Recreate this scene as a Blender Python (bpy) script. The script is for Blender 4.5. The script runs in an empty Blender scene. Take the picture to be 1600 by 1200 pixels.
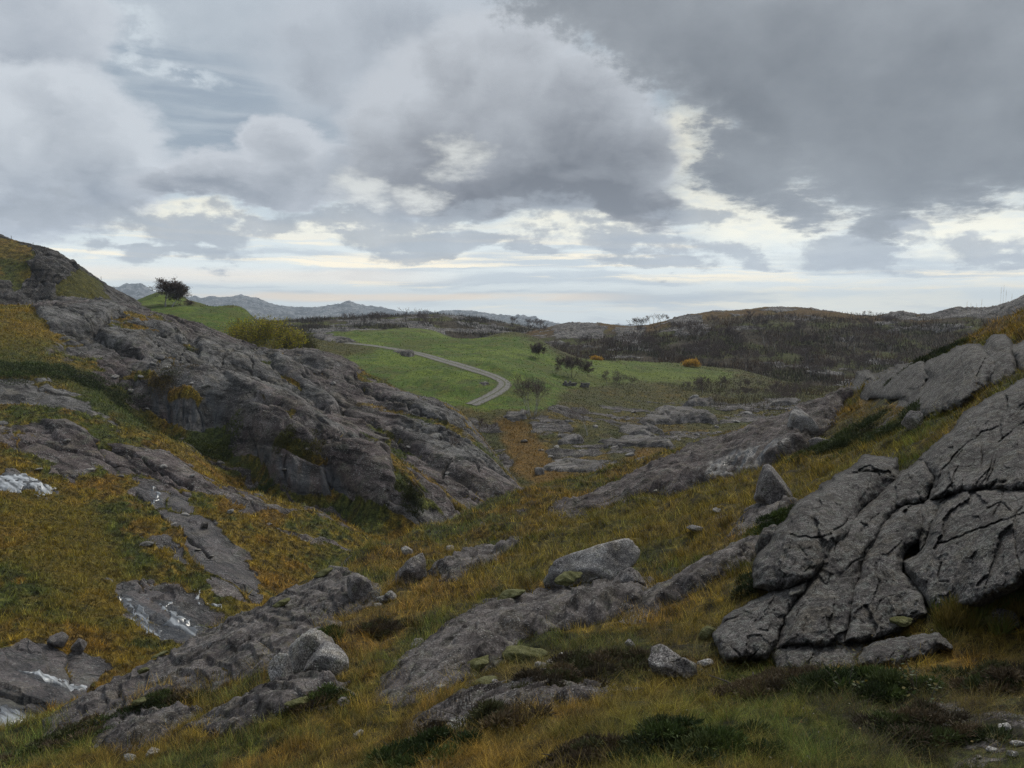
import bpy, bmesh, math, random
import numpy as np
from math import radians, pi

scene = bpy.context.scene
COL = scene.collection
rng = np.random.default_rng(7)
random.seed(7)

# ---------------------------------------------------------------- camera
F_PX, PITCH = 1350.0, math.atan(95.0 / 1350.0)     # photo is 1600x1200, horizon at row 505
CP, SP = math.cos(PITCH), math.sin(PITCH)

def ray(px, py):
    """direction(s) through photo pixel, scaled so that the world y component is 1"""
    px = np.asarray(px, float); py = np.asarray(py, float)
    a = (px - 800.0) / F_PX; b = (600.0 - py) / F_PX
    y = CP + b * SP; z = -SP + b * CP
    return np.stack([a / y, np.ones_like(a / y), z / y], -1)

def at(px, py, d):
    """world point seen at photo pixel (px,py) at world distance d along y"""
    return ray(px, py) * np.asarray(d, float)[..., None]

def proj(P):
    """world -> photo pixel"""
    P = np.asarray(P, float)
    yc = P[..., 1] * CP - P[..., 2] * SP
    zc = P[..., 1] * SP + P[..., 2] * CP
    yc = np.where(yc > 0.05, yc, 0.05)
    return 800 + F_PX * P[..., 0] / yc, 600 - F_PX * zc / yc

cam_d = bpy.data.cameras.new("camera")
cam = bpy.data.objects.new("camera", cam_d)
COL.objects.link(cam)
cam_d.sensor_fit = 'HORIZONTAL'; cam_d.sensor_width = 36.0
cam_d.lens = 36.0 * F_PX / 1600.0
cam_d.clip_start = 0.1; cam_d.clip_end = 60000.0
cam.rotation_euler = (pi / 2 - PITCH, 0, 0)
scene.camera = cam
scene.render.resolution_x, scene.render.resolution_y = 1024, 768
scene.view_settings.view_transform = 'Standard'
scene.view_settings.look = 'None'
scene.view_settings.exposure = 0.6
scene.view_settings.gamma = 1.0
scene.cycles.max_bounces = 3; scene.cycles.diffuse_bounces = 2; scene.cycles.glossy_bounces = 1
scene.cycles.transmission_bounces = 2; scene.cycles.transparent_max_bounces = 4; scene.cycles.volume_bounces = 0
scene.cycles.use_denoising = True; scene.cycles.denoiser = 'OPENIMAGEDENOISE'; scene.cycles.denoising_prefilter = 'NONE'; scene.cycles.sample_clamp_indirect = 2.0; scene.cycles.sample_clamp_direct = 3.0
scene.cycles.use_adaptive_sampling = True; scene.cycles.adaptive_threshold = 0.015
scene.cycles.caustics_reflective = False; scene.cycles.caustics_refractive = False

# ---------------------------------------------------------------- numpy noise
def _hash(ix, iy, seed):
    h = (ix.astype(np.int64) * 374761393 + iy.astype(np.int64) * 668265263 + seed * 2147483647 + 1442695041) & 0xFFFFFFFF
    h = ((h ^ (h >> 13)) * 1274126177) & 0xFFFFFFFF
    h = ((h ^ (h >> 16)) * 2246822519) & 0xFFFFFFFF
    return h ^ (h >> 15)

def perlin(x, y, seed=0):
    ix = np.floor(x); iy = np.floor(y)
    fx = x - ix; fy = y - iy
    u = fx * fx * fx * (fx * (fx * 6 - 15) + 10); v = fy * fy * fy * (fy * (fy * 6 - 15) + 10)
    def g(i, j):
        a = _hash(ix + i, iy + j, seed).astype(np.float64) * (2 * pi / 4294967296.0)
        return np.cos(a) * (fx - i) + np.sin(a) * (fy - j)
    n00, n10, n01, n11 = g(0, 0), g(1, 0), g(0, 1), g(1, 1)
    a = n00 + u * (n10 - n00); b = n01 + u * (n11 - n01)
    return (a + v * (b - a)) * 1.5

def fbm(x, y, octs=5, seed=0, gain=0.5, lac=2.03):
    s = 0.0; a = 1.0; t = 0.0
    for k in range(octs):
        s = s + a * perlin(x, y, seed + 17 * k); t += a
        a *= gain; x = x * lac + 3.7; y = y * lac - 1.3
    return s / t

def ridged(x, y, octs=4, seed=0, gain=0.5):
    s = 0.0; a = 1.0; t = 0.0
    for k in range(octs):
        s = s + a * (1 - np.abs(perlin(x, y, seed + 31 * k)) * 2); t += a
        a *= gain; x = x * 2.1 + 5.1; y = y * 2.1 - 2.2
    return s / t

def voronoi(x, y, seed=0):
    """F1, F2-ish edge distance, cell hash"""
    ix = np.floor(x); iy = np.floor(y)
    f1 = np.full(x.shape, 9.0); f2 = np.full(x.shape, 9.0); cid = np.zeros(x.shape)
    for i in (-1, 0, 1):
        for j in (-1, 0, 1):
            h1 = _hash(ix + i, iy + j, seed).astype(float) / 4294967296.0
            h2 = _hash(ix + i, iy + j, seed + 101).astype(float) / 4294967296.0
            d = np.hypot(ix + i + h1 - x, iy + j + h2 - y)
            c1 = d < f1
            f2 = np.where(c1, f1, np.minimum(f2, d))
            cid = np.where(c1, h1 * 0.5 + h2 * 0.5, cid)
            f1 = np.where(c1, d, f1)
    return f1, f2 - f1, cid

def facets(x, y, seed=0):
    """broken planes: every cell tilted its own way. returns height (cell units) and edge distance"""
    ix = np.floor(x); iy = np.floor(y)
    f1 = np.full(x.shape, 9.0); f2 = np.full(x.shape, 9.0); h = np.zeros(x.shape)
    for i in (-1, 0, 1):
        for j in (-1, 0, 1):
            h1 = _hash(ix + i, iy + j, seed).astype(float) / 4294967296.0
            h2 = _hash(ix + i, iy + j, seed + 101).astype(float) / 4294967296.0
            h3 = _hash(ix + i, iy + j, seed + 202).astype(float) / 4294967296.0
            dx = x - (ix + i + h1); dy = y - (iy + j + h2); d = np.hypot(dx, dy)
            c1 = d < f1
            f2 = np.where(c1, f1, np.minimum(f2, d)); f1 = np.where(c1, d, f1)
            a = h3 * 6.2832
            h = np.where(c1, dx * np.cos(a) + dy * np.sin(a) + (h1 - h2) * 0.5, h)
    return h, f2 - f1

def sstep(a, b, x):
    t = np.clip((x - a) / (b - a), 0, 1)
    return t * t * (3 - 2 * t)

class TPS:
    """thin plate spline through scattered points: z = f(x, y)"""
    def __init__(self, x, y, z, lam=0.0, warp=None):
        self.w = warp
        x, y = (warp(x, y) if warp else (np.asarray(x, float), np.asarray(y, float)))
        n = len(x); self.x, self.y = x, y
        r2 = (x[:, None] - x[None]) ** 2 + (y[:, None] - y[None]) ** 2
        K = 0.5 * r2 * np.log(r2 + 1e-9) + lam * np.eye(n)
        P = np.stack([np.ones(n), x, y], 1)
        A = np.block([[K, P], [P.T, np.zeros((3, 3))]])
        self.c = np.linalg.solve(A, np.concatenate([z, np.zeros(3)]))
    def __call__(self, X, Y):
        shp = np.shape(X); X = np.ravel(X); Y = np.ravel(Y)
        if self.w: X, Y = self.w(X, Y)
        out = np.empty(len(X)); n = len(self.x)
        for s in range(0, len(X), 100000):
            a = X[s:s + 100000]; b = Y[s:s + 100000]
            r2 = (a[:, None] - self.x[None]) ** 2 + (b[:, None] - self.y[None]) ** 2
            out[s:s + 100000] = (0.5 * r2 * np.log(r2 + 1e-9)) @ self.c[:n] + self.c[n] + self.c[n + 1] * a + self.c[n + 2] * b
        return out.reshape(shp)

def seg_dist(x, y, pts):
    """distance to a polyline, and the parameter along it"""
    d = np.full(np.shape(x), 1e9)
    for (ax, ay), (bx, by) in zip(pts[:-1], pts[1:]):
        vx, vy = bx - ax, by - ay
        t = np.clip(((x - ax) * vx + (y - ay) * vy) / (vx * vx + vy * vy + 1e-12), 0, 1)
        d = np.minimum(d, np.hypot(x - ax - t * vx, y - ay - t * vy))
    return d

def inside(x, y, poly):
    c = np.zeros(np.shape(x), bool); n = len(poly)
    for k in range(n):
        x1, y1 = poly[k]; x2, y2 = poly[(k + 1) % n]
        if y1 == y2: continue
        m = ((y1 > y) != (y2 > y)) & (x < (x2 - x1) * (y - y1) / (y2 - y1) + x1)
        c ^= m
    return c

def sdf(x, y, poly):
    """signed distance to polygon, positive inside"""
    d = seg_dist(x, y, list(poly) + [poly[0]])
    return np.where(inside(x, y, poly), d, -d)

# ---------------------------------------------------------------- mesh helpers
def mesh_from(name, V, Fc, mat, attrs=None, smooth=True, parent=None, link=True):
    """V (n,3); Fc (m,3|4) int array"""
    me = bpy.data.meshes.new(name)
    V = np.asarray(V, np.float32); Fc = np.asarray(Fc, np.int32)
    k = Fc.shape[1]
    me.vertices.add(len(V)); me.vertices.foreach_set('co', V.ravel())
    me.loops.add(Fc.size); me.loops.foreach_set('vertex_index', Fc.ravel())
    me.polygons.add(len(Fc))
    me.polygons.foreach_set('loop_start', np.arange(0, Fc.size, k, dtype=np.int32))
    me.polygons.foreach_set('loop_total', np.full(len(Fc), k, np.int32))
    if smooth: me.polygons.foreach_set('use_smooth', np.ones(len(Fc), bool))
    for an, av in (attrs or {}).items():
        av = np.asarray(av, np.float32)
        if av.ndim == 2:
            a = me.attributes.new(an, 'FLOAT_VECTOR', 'POINT'); a.data.foreach_set('vector', av.ravel())
        else:
            a = me.attributes.new(an, 'FLOAT', 'POINT'); a.data.foreach_set('value', av)
    me.update(calc_edges=True)
    if mat: me.materials.append(mat)
    o = bpy.data.objects.new(name, me)
    if link: COL.objects.link(o)
    if parent: o.parent = parent
    return o

def grid_faces(nr, nc, keep=None):
    i = np.arange(nr * nc).reshape(nr, nc)
    q = np.stack([i[:-1, :-1], i[:-1, 1:], i[1:, 1:], i[1:, :-1]], -1).reshape(-1, 4)
    if keep is not None: q = q[keep.reshape(-1)]
    return q

def compact(V, Fc, attrs):
    used = np.zeros(len(V), bool); used[Fc.ravel()] = True
    m = np.cumsum(used) - 1
    return V[used], m[Fc], {k: a[used] for k, a in attrs.items()}

def tag(o, label=None, cat=None, group=None, kind=None):
    if label: o['label'] = label
    if cat: o['category'] = cat
    if group: o['group'] = group
    if kind: o['kind'] = kind
    return o

def empty(name, loc, label, cat, group=None):
    o = bpy.data.objects.new(name, None); COL.objects.link(o)
    o.location = [float(c) for c in loc]; o.empty_display_size = 0.2
    return tag(o, label, cat, group)

def lin(r, g, b):
    f = lambda c: (c / 255 / 12.92) if c / 255 <= 0.04045 else ((c / 255 + 0.055) / 1.055) ** 2.4
    return (f(r), f(g), f(b), 1.0)

# ---------------------------------------------------------------- node expressions
class NT:
    def __init__(self, tree): self.t = tree; self.n = tree.nodes; self.l = tree.links
    def link(self, val, sock):
        if isinstance(val, E): self.l.new(val.s, sock)
        elif val is not None:
            try: sock.default_value = val
            except Exception: sock.default_value = (val, val, val) if len(sock.default_value) == 3 else (val, val, val, 1)
    def m(self, op, a, b=None, c=None, clamp=False):
        nd = self.n.new('ShaderNodeMath'); nd.operation = op; nd.use_clamp = clamp
        for k, v in enumerate((a, b, c)):
            if v is not None: self.link(v, nd.inputs[k])
        return E(self, nd.outputs[0])
    def vm(self, op, a, b=None, out=0, scale=None):
        nd = self.n.new('ShaderNodeVectorMath'); nd.operation = op
        self.link(a, nd.inputs[0])
        if b is not None: self.link(b, nd.inputs[1])
        if scale is not None: self.link(scale, nd.inputs['Scale'])
        return E(self, nd.outputs[out])
    def xyz(self, v):
        nd = self.n.new('ShaderNodeSeparateXYZ'); self.link(v, nd.inputs[0])
        return [E(self, o) for o in nd.outputs]
    def comb(self, x, y, z=0.0):
        nd = self.n.new('ShaderNodeCombineXYZ')
        for k, v in enumerate((x, y, z)): self.link(v, nd.inputs[k])
        return E(self, nd.outputs[0])
    def ss(self, a, b, x, lo=0.0, hi=1.0, mode='SMOOTHSTEP'):
        nd = self.n.new('ShaderNodeMapRange'); nd.interpolation_type = mode
        self.link(x, nd.inputs['Value']); self.link(a, nd.inputs['From Min']); self.link(b, nd.inputs['From Max'])
        self.link(lo, nd.inputs['To Min']); self.link(hi, nd.inputs['To Max'])
        return E(self, nd.outputs['Result'])
    def noise(self, v, scale, detail=4, rough=0.55, dist=0.0, col=False):
        nd = self.n.new('ShaderNodeTexNoise'); self.link(v, nd.inputs['Vector'])
        self.link(scale, nd.inputs['Scale']); nd.inputs['Detail'].default_value = detail
        nd.inputs['Roughness'].default_value = rough; nd.inputs['Distortion'].default_value = dist
        return E(self, nd.outputs['Color' if col else 'Fac'])
    def voro(self, v, scale, feature='F1', out='Distance', rnd=1.0):
        nd = self.n.new('ShaderNodeTexVoronoi'); nd.feature = feature; self.link(v, nd.inputs['Vector'])
        nd.inputs['Scale'].default_value = scale; nd.inputs['Randomness'].default_value = rnd
        return E(self, nd.outputs[out])
    def mix(self, f, a, b, blend='MIX'):
        nd = self.n.new('ShaderNodeMix'); nd.data_type = 'RGBA'; nd.blend_type = blend
        self.link(f, nd.inputs[0]); self.link(a, nd.inputs[6]); self.link(b, nd.inputs[7])
        return E(self, nd.outputs[2])
    def ramp(self, f, stops):
        nd = self.n.new('ShaderNodeValToRGB'); self.link(f, nd.inputs[0]); cr = nd.color_ramp
        while len(cr.elements) < len(stops): cr.elements.new(0.5)
        for e, (p, c) in zip(cr.elements, stops): e.position = p; e.color = c if len(c) == 4 else (*c, 1)
        return E(self, nd.outputs[0])
    def attr(self, name, out='Fac'):
        nd = self.n.new('ShaderNodeAttribute'); nd.attribute_name = name
        return E(self, nd.outputs[out])

class E:
    def __init__(self, nt, s): self.nt = nt; self.s = s
    def __add__(s, o): return s.nt.m('ADD', s, o)
    __radd__ = __add__
    def __sub__(s, o): return s.nt.m('SUBTRACT', s, o)
    def __rsub__(s, o): return s.nt.m('SUBTRACT', o, s)
    def __mul__(s, o): return s.nt.m('MULTIPLY', s, o)
    __rmul__ = __mul__
    def __truediv__(s, o): return s.nt.m('DIVIDE', s, o)
    def clamp(s): return s.nt.m('ADD', s, 0.0, clamp=True)
# ---------------------------------------------------------------- sky: Nishita air under procedural cloud layers
SUN_AZ, SUN_EL = radians(30), radians(48)          # behind cloud, ahead and to the right
world = bpy.data.worlds.new("World"); scene.world = world
world.use_nodes = True
nt = world.node_tree; nt.nodes.clear()
S = NT(nt)

def ae(px, py):
    d = ray(px, py); d = d / np.linalg.norm(d)
    return math.atan2(d[0], d[1]), math.asin(d[2])

tc = nt.nodes.new('ShaderNodeTexCoord')
D = S.vm('NORMALIZE', E(S, tc.outputs['Generated']))
dx, dy, dz = S.xyz(D)
az = S.m('ARCTAN2', dx, dy)
el = S.m('ARCSINE', dz)
K = 1 / 1350.0                                      # one photo pixel, in radians

# flat coordinates of a cloud deck seen in perspective (stretch towards the horizon)
elp = S.m('MAXIMUM', el, 0.0)
persp = S.comb(az * 2.2, S.m('LOGARITHM', elp + 0.035, 2.718) * 1.1, 0.0)

big = S.noise(D, 4.0, 3, 0.5, col=True)
sml = S.noise(persp, 4.6, 9, 0.62, col=True)
bx, by, bz = S.xyz(big); sx, sy, sz = S.xyz(sml)
wa = az + (bx - 0.5) * (110 * K) + (sx - 0.5) * (115 * K)
we = el + (by - 0.5) * (80 * K) + (sy - 0.5) * (90 * K)
fine = S.noise(persp, 16.0, 7, 0.66)
puff = S.noise(S.vm('ADD', D, S.vm('SCALE', S.vm('SUBTRACT', sml, (0.5, 0.5, 0.5)), scale=0.07)), 8.5, 9, 0.54)
puff2 = S.noise(S.vm('ADD', S.vm('ADD', D, (0.008, 0.0, 0.024)), S.vm('SCALE', S.vm('SUBTRACT', sml, (0.5, 0.5, 0.5)), scale=0.07)), 8.5, 9, 0.54)
relief = (puff - puff2)                            # bright on the sides that face the sun
puffc = puff - 0.5

def blob(px, py, rx, ry, rot=0.0):
    """1 in the centre of an ellipse, 0 on it, negative outside"""
    a0, e0 = ae(px, py)
    c, s_ = math.cos(radians(rot)), math.sin(radians(rot))
    ux = wa - a0; uy = we - e0
    if rot:
        ux, uy = ux * c + uy * s_, uy * c - ux * s_
    ux = ux * (1 / (rx * K)); uy = uy * (1 / (ry * K))
    return 1.0 - S.m('SQRT', ux * ux + uy * uy)

def union(bl):
    r = blob(*bl[0])
    for b in bl[1:]: r = S.m('SMOOTH_MAX', r, blob(*b), 0.25)
    return r

def rgb(t): return lin(*t)

# background air + high layer
nish = nt.nodes.new('ShaderNodeTexSky'); nish.sky_type = 'NISHITA'; nish.sun_disc = False
nish.sun_elevation = SUN_EL; nish.sun_rotation = SUN_AZ; nish.air_density = 1.3; nish.dust_density = 2.0
nishc = S.vm('SCALE', E(S, nish.outputs[0]), scale=0.06)
high = S.ramp(S.ss(-0.02, 0.62, el, mode='LINEAR'), [
    (0.0, rgb((212, 222, 225))), (0.06, rgb((211, 222, 226))), (0.14, rgb((206, 216, 220))), (0.24, rgb((190, 203, 212))),
    (0.40, rgb((160, 174, 186))), (0.62, rgb((146, 160, 174))), (1.0, rgb((165, 175, 186)))])
col = S.mix(0.12, high, nishc)

# streaks of thin stratus towards the horizon
st = S.noise(S.comb(wa * 4.2, el * 34.0 + we * 12.0, 1.7), 1.0, 7, 0.6, 0.3)
st2 = S.noise(S.comb(wa * 3.5, el * 60.0 + we * 14.0, 7.7), 1.0, 6, 0.6, 0.3)
low = S.ss(0.20, 0.03, el)
col = S.mix(S.ss(0.46, 0.62, st) * low * 0.9, col, rgb((152, 166, 180)))
cream = S.ss(0.135, 0.06, el) * S.ss(0.004, 0.03, el)
col = S.mix(S.ss(0.16, 0.03, el) * 0.30, col, rgb((222, 221, 212)))
col = S.mix(S.ss(0.51, 0.64, st2) * cream * 0.95, col, rgb((242, 230, 204)))
# two cream bars low down on the left and centre
a0, e0 = ae(500, 464)
bar = S.ss(9 * K, 2 * K, S.m('ABSOLUTE', el - e0 + (sy - 0.5) * (10 * K))) * S.ss(560 * K, 330 * K, S.m('ABSOLUTE', az - a0)) * S.ss(0.36, 0.56, st)
col = S.mix(bar * 0.7, col, rgb((246, 222, 190)))
a0, e0 = ae(330, 430)
bar = S.ss(15 * K, 4 * K, S.m('ABSOLUTE', el - e0 + (sy - 0.5) * (14 * K))) * S.ss(420 * K, 200 * K, S.m('ABSOLUTE', az - a0))
col = S.mix(bar * 0.45, col, rgb((236, 220, 200)))
# bright yellow-white gaps where the light breaks through
glow = union([(1180, 322, 150, 62, -8), (1520, 345, 120, 40), (565, 285, 60, 36), (712, 236, 50, 40), (1075, 225, 66, 66), (1330, 470, 220, 22), (300, 335, 130, 16), (560, 350, 170, 16), (900, 365, 150, 22)])
col = S.mix(S.ss(-0.25, 0.6, glow) * S.ss(0.36, 0.56, fine, 0.62, 1.0), col, rgb((230, 228, 214)))
# blue-grey streaks in the opening high on the left
op = union([(270, 120, 200, 60, -10), (330, 215, 190, 55)])


# pale cumulus
def cloud(col, field, amp, soft, lo, hi, tone, alpha=1.0, edge=0.35, rel=1.3):
    f = field + puffc * amp + (fine - 0.5) * (amp * 0.5)
    a = S.ss(-soft, soft, f)
    t = (tone + relief * rel - S.ss(0.0, 0.9, f) * edge + S.ss(0.22, 0.0, f) * 0.22 + puffc * 0.8).clamp()
    c = S.mix(t, rgb(lo), rgb(hi))
    return S.mix(a * alpha, col, c)
def lift(lo, hi): return S.ss(ae(0, lo)[1], ae(0, hi)[1], we)

# high thin veil over the upper left, blue-grey streaks showing through
col = cloud(col, union([(560, 60, 420, 150), (300, 10, 200, 50), (560, 190, 260, 90)]), 0.8, 0.5, (158, 167, 178), (198, 206, 214), lift(330, 30) * 0.6 + 0.25, 0.85)
op = union([(270, 115, 210, 50, -8), (350, 205, 170, 40)])
col = S.mix(S.ss(-0.7, 0.6, op) * S.ss(0.36, 0.60, st, 0.25, 1.0) * 0.75, col, rgb((141, 156, 172)))
col = S.mix(S.ss(-0.2, 0.5, union([(140, 20, 110, 40), (240, 95, 120, 16, -10)])) * S.ss(0.4, 0.6, fine) * 0.8, col, rgb((205, 214, 221)))
# heap clouds on the left
col = cloud(col, union([(20, 60, 110, 95), (-40, 20, 160, 90)]), 0.45, 0.14, (150, 158, 170), (194, 200, 208), lift(190, 0) * 0.5 + 0.35, 0.9)
col = cloud(col, union([(90, 215, 140, 95), (20, 260, 200, 110), (170, 290, 90, 50)]), 0.50, 0.15, (140, 148, 160), (204, 210, 217), lift(385, 150) * 0.9 + 0.25, 0.96)
col = cloud(col, union([(440, 268, 150, 42), (445, 228, 72, 40), (520, 262, 80, 40), (350, 290, 110, 26)]), 0.48, 0.14, (136, 143, 154), (200, 205, 212), lift(325, 195) * 0.85 + 0.1, 0.95)
# the big cumulus in the middle: lit crown, dark flat base
col = cloud(col, union([(660, 90, 230, 110), (640, 270, 120, 60)]), 0.55, 0.25, (134, 141, 152), (184, 191, 200), lift(340, 40) * 0.8 + 0.15, 0.85)
col = cloud(col, union([(800, 75, 95, 62), (760, 150, 170, 105), (690, 220, 130, 80), (900, 150, 95, 60), (900, 225, 140, 85), (960, 250, 90, 70), (830, 295, 210, 50), (960, 318, 110, 36, -10)]), 0.52, 0.17, (106, 110, 119), (192, 197, 204), lift(335, 40) * 0.9 + 0.08, 0.95, 0.25, 0.9)

gl2 = union([(712, 240, 40, 26), (576, 290, 50, 24), (662, 300, 30, 16), (545, 332, 60, 12)])
col = S.mix(S.ss(-0.5, 1.1, gl2 + (fine - 0.5) * 2.6 + puffc * 1.2) * 0.8, col, rgb((222, 224, 220)))
# the dark sheet over the right
a1, e1 = ae(835, 20); a2, e2 = ae(1290, 330)
L = math.hypot(a2 - a1, e2 - e1); nx_, ny_ = -(e2 - e1) / L, (a2 - a1) / L
sheet = ((wa - a1) * nx_ + (we - e1) * ny_) * (1 / (90 * K))
sheet2 = (we - ae(1400, 330)[1]) * (1 / (55 * K))
sheet = S.m('SMOOTH_MIN', sheet, sheet2, 0.4)
sheet = S.m('SMOOTH_MAX', sheet, union([(1170, 255, 110, 60, -30), (1385, 345, 50, 34), (1235, 310, 80, 36, -25)]), 0.3)
f = sheet + puffc * 1.7 + (fine - 0.5) * 1.5
a = S.ss(-0.18, 0.32, f)
tone = (S.ss(-0.2, 4.2, sheet) * 0.55 + S.noise(S.vm('MULTIPLY', D, (1.0, 1.0, 1.5)), 4.5, 7, 0.58) * 2.0 - 0.82 + relief * 0.4).clamp()
dk = S.mix(tone, rgb((112, 118, 126)), rgb((158, 164, 171)))
dk = S.mix(S.ss(0.8, -0.2, f) * 0.5, dk, rgb((166, 172, 178)))
col = S.mix(a * S.ss(1.25, 0.9, az), col, dk)
# dark scud under the layers
sc_f = union([(1325, 390, 90, 22, -6), (1145, 388, 66, 24, -12), (1560, 384, 80, 28, -6), (660, 372, 110, 24, -4), (560, 335, 130, 18), (300, 362, 105, 26), (150, 345, 130, 30), (720, 335, 90, 20), (1090, 345, 70, 18), (740, 384, 70, 14), (860, 345, 60, 30), (960, 385, 110, 22), (1020, 415, 90, 14), (690, 395, 60, 14), (250, 395, 120, 16), (400, 340, 70, 16), (830, 400, 50, 10), (1450, 350, 40, 22), (1370, 398, 60, 12), (1190, 402, 50, 12), (1590, 400, 50, 14)])
fineD = S.noise(S.vm('MULTIPLY', D, (1.0, 1.0, 1.7)), 26.0, 7, 0.64)
f = sc_f + puffc * 1.3 + (fineD - 0.5) * 3.0
col = S.mix(S.ss(-0.15, 0.55, f) * 0.8, col, S.mix((relief * 1.5 + 0.4).clamp(), rgb((130, 138, 148)), rgb((172, 178, 186))))

# the rest of the dome (behind and overhead): broken grey cloud
gen = S.mix(S.ss(0.35, 0.65, S.noise(S.comb(dx / (dz + 0.25), dy / (dz + 0.25), 0.0), 1.1, 7, 0.58)), rgb((120, 128, 138)), rgb((205, 210, 216)))
gen = S.mix(S.ss(0.15, -0.45, dy) * 0.28, gen, rgb((78, 84, 94)))  # unseen sky behind the camera, darkened so rock faces turned this way stay dark
front = S.ss(0.25, 0.55, dy) * S.ss(0.62, 0.46, el)
col = S.mix(front, gen, col)
dim = S.ss(0.0, 0.19, el, 1.36, 0.72)
col = S.vm('SCALE', col, scale=dim)
# below the horizon: dim ground tone
col = S.mix(S.ss(0.0, -0.04, el), col, (0.10, 0.10, 0.10, 1))
bg = nt.nodes.new('ShaderNodeBackground'); S.link(col, bg.inputs['Color']); bg.inputs['Strength'].default_value = 1.0
out = nt.nodes.new('ShaderNodeOutputWorld'); nt.links.new(bg.outputs[0], out.inputs[0])
world.cycles.sampling_method = 'MANUAL'; world.cycles.sample_map_resolution = 512

sun_d = bpy.data.lights.new("sun", 'SUN'); sun = bpy.data.objects.new("sun", sun_d); COL.objects.link(sun)
sun_d.energy = 1.5; sun_d.angle = radians(24); sun_d.color = (1.0, 0.95, 0.86)
sun.rotation_euler = (pi / 2 - SUN_EL, 0, pi - SUN_AZ)
# ---------------------------------------------------------------- terrain patches (heightfields over s = x/y and ln y)
def warp_sl(x, y):
    x = np.asarray(x, float); y = np.maximum(np.asarray(y, float), 0.5)
    return x / y * 1.0, np.log(y) * 0.6

def tps_px(pts, extra=(), lam=1e-5):
    a = np.array(pts, float); P = at(a[:, 0], a[:, 1], a[:, 2])
    if len(extra): P = np.vstack([P, np.array(extra, float)])
    return TPS(P[:, 0], P[:, 1], P[:, 2], lam, warp_sl)

def behind(crest, steps=((1.12, -1.0), (1.5, -8.0))):
    """world points that carry the ground down behind a crest"""
    out = []
    for px, py, d in crest:
        p = at(px, py, d)
        for k, dz in steps: out.append((p[0] * k, d * k, p[2] * 1.0 + dz))
    return out

# --- near hillside, falling to the left
F_crest = [(-250, 1235, 21), (-80, 1188, 20.5), (40, 1150, 20.5), (120, 1115, 21.5), (200, 1075, 23), (300, 1020, 25.5), (400, 968, 28), (500, 912, 31), (560, 872, 34), (640, 845, 38), (700, 822, 41),
           (770, 790, 45), (860, 762, 49), (950, 738, 52), (1050, 712, 55), (1150, 680, 57), (1240, 648, 58), (1330, 612, 57), (1420, 580, 54), (1500, 540, 50), (1600, 494, 52), (1720, 440, 54), (1850, 390, 56)]
F_pts = F_crest + [
    (1850, 1200, 6.5), (1600, 1200, 7.5), (1200, 1200, 8.2), (800, 1200, 9.5), (400, 1200, 12.5), (0, 1200, 17.5), (-200, 1260, 17),
    (1600, 1100, 9.6), (1300, 1090, 10.6), (1000, 1090, 12), (700, 1100, 13.2), (400, 1115, 15.8), (180, 1125, 19.5),
    (1850, 1000, 9.6), (1600, 1000, 12.2), (1300, 1015, 13.6), (1100, 1010, 15.2), (900, 1000, 17), (600, 1000, 19.5), (430, 1010, 21.5),
    (1850, 880, 12), (1600, 925, 13.6), (1180, 905, 18.5), (1000, 920, 21), (800, 930, 22.5), (620, 930, 24.5),
    (1180, 810, 26), (1020, 835, 29), (860, 850, 30.5), (740, 870, 31), (640, 880, 31),
    (1080, 755, 39), (920, 785, 41), (1220, 735, 35.5), (1270, 690, 42), (1420, 690, 29), (1400, 630, 40), (1500, 620, 32), (1600, 580, 29), (1720, 540, 30), (1850, 520, 30), (1850, 720, 16.5), (1600, 700, 20), (1480, 740, 20.5)]
zF0 = tps_px(F_pts, behind(F_crest))
def zF(x, y):
    z = zF0(x, y)
    a = np.clip(y / 16.0, 0.6, 2.5)
    z = z + fbm(x * 0.35, y * 0.35, 4, 3) * 0.30 * a + fbm(x * 1.7, y * 1.7, 3, 11) * 0.10
    return z

# --- the rocky hillside across the gully
H_pts = [
    # low ground on the left
    (-200, 1120, 36), (0, 1110, 40), (0, 1000, 50), (0, 900, 62), (0, 800, 75), (0, 700, 92), (0, 640, 106), (-250, 900, 58), (-250, 700, 88),
    (120, 1060, 46), (200, 1000, 54), (200, 900, 65), (200, 800, 79), (200, 700, 99), (190, 640, 116), (340, 985, 58), (350, 940, 62), (400, 860, 75), (400, 770, 93),
    (300, 700, 111), (100, 590, 124), (0, 560, 128), (500, 870, 79), (500, 800, 95), (600, 845, 92), (700, 850, 98), (800, 800, 112),
    # foot of the dome
    (230, 652, 128), (268, 676, 125), (310, 690, 122), (340, 672, 124), (400, 752, 112), (480, 782, 107), (540, 806, 104), (620, 838, 99), (720, 822, 104),
    # lip of the dark face, and the body of the dome above it
    (238, 604, 131.5), (300, 609, 129), (345, 614, 127.5), (390, 640, 121.5), (440, 688, 113), (500, 718, 110), (560, 742, 106.5), (620, 772, 102.8), (690, 778, 107),
    (300, 560, 150), (400, 600, 145), (460, 640, 136), (500, 650, 138), (560, 690, 126), (600, 700, 129), (660, 735, 121), (720, 762, 116), (560, 620, 152), (500, 600, 155),
    (100, 545, 140), (150, 520, 150), (40, 520, 142),
    # its crest
    (-150, 470, 168), (60, 478, 172), (180, 474, 176), (280, 502, 177), (350, 524, 176), (400, 545, 174), (460, 550, 174), (530, 566, 170), (580, 588, 165), (650, 618, 157), (720, 645, 149), (760, 692, 139), (822, 772, 121), (850, 800, 116)]
H_crest = [p for p in H_pts if p in [(280, 502, 177), (350, 524, 176), (400, 545, 174), (460, 550, 174), (530, 566, 170), (580, 588, 165), (650, 618, 157), (720, 645, 149), (760, 692, 139), (822, 772, 121), (850, 800, 116)]]
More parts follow.
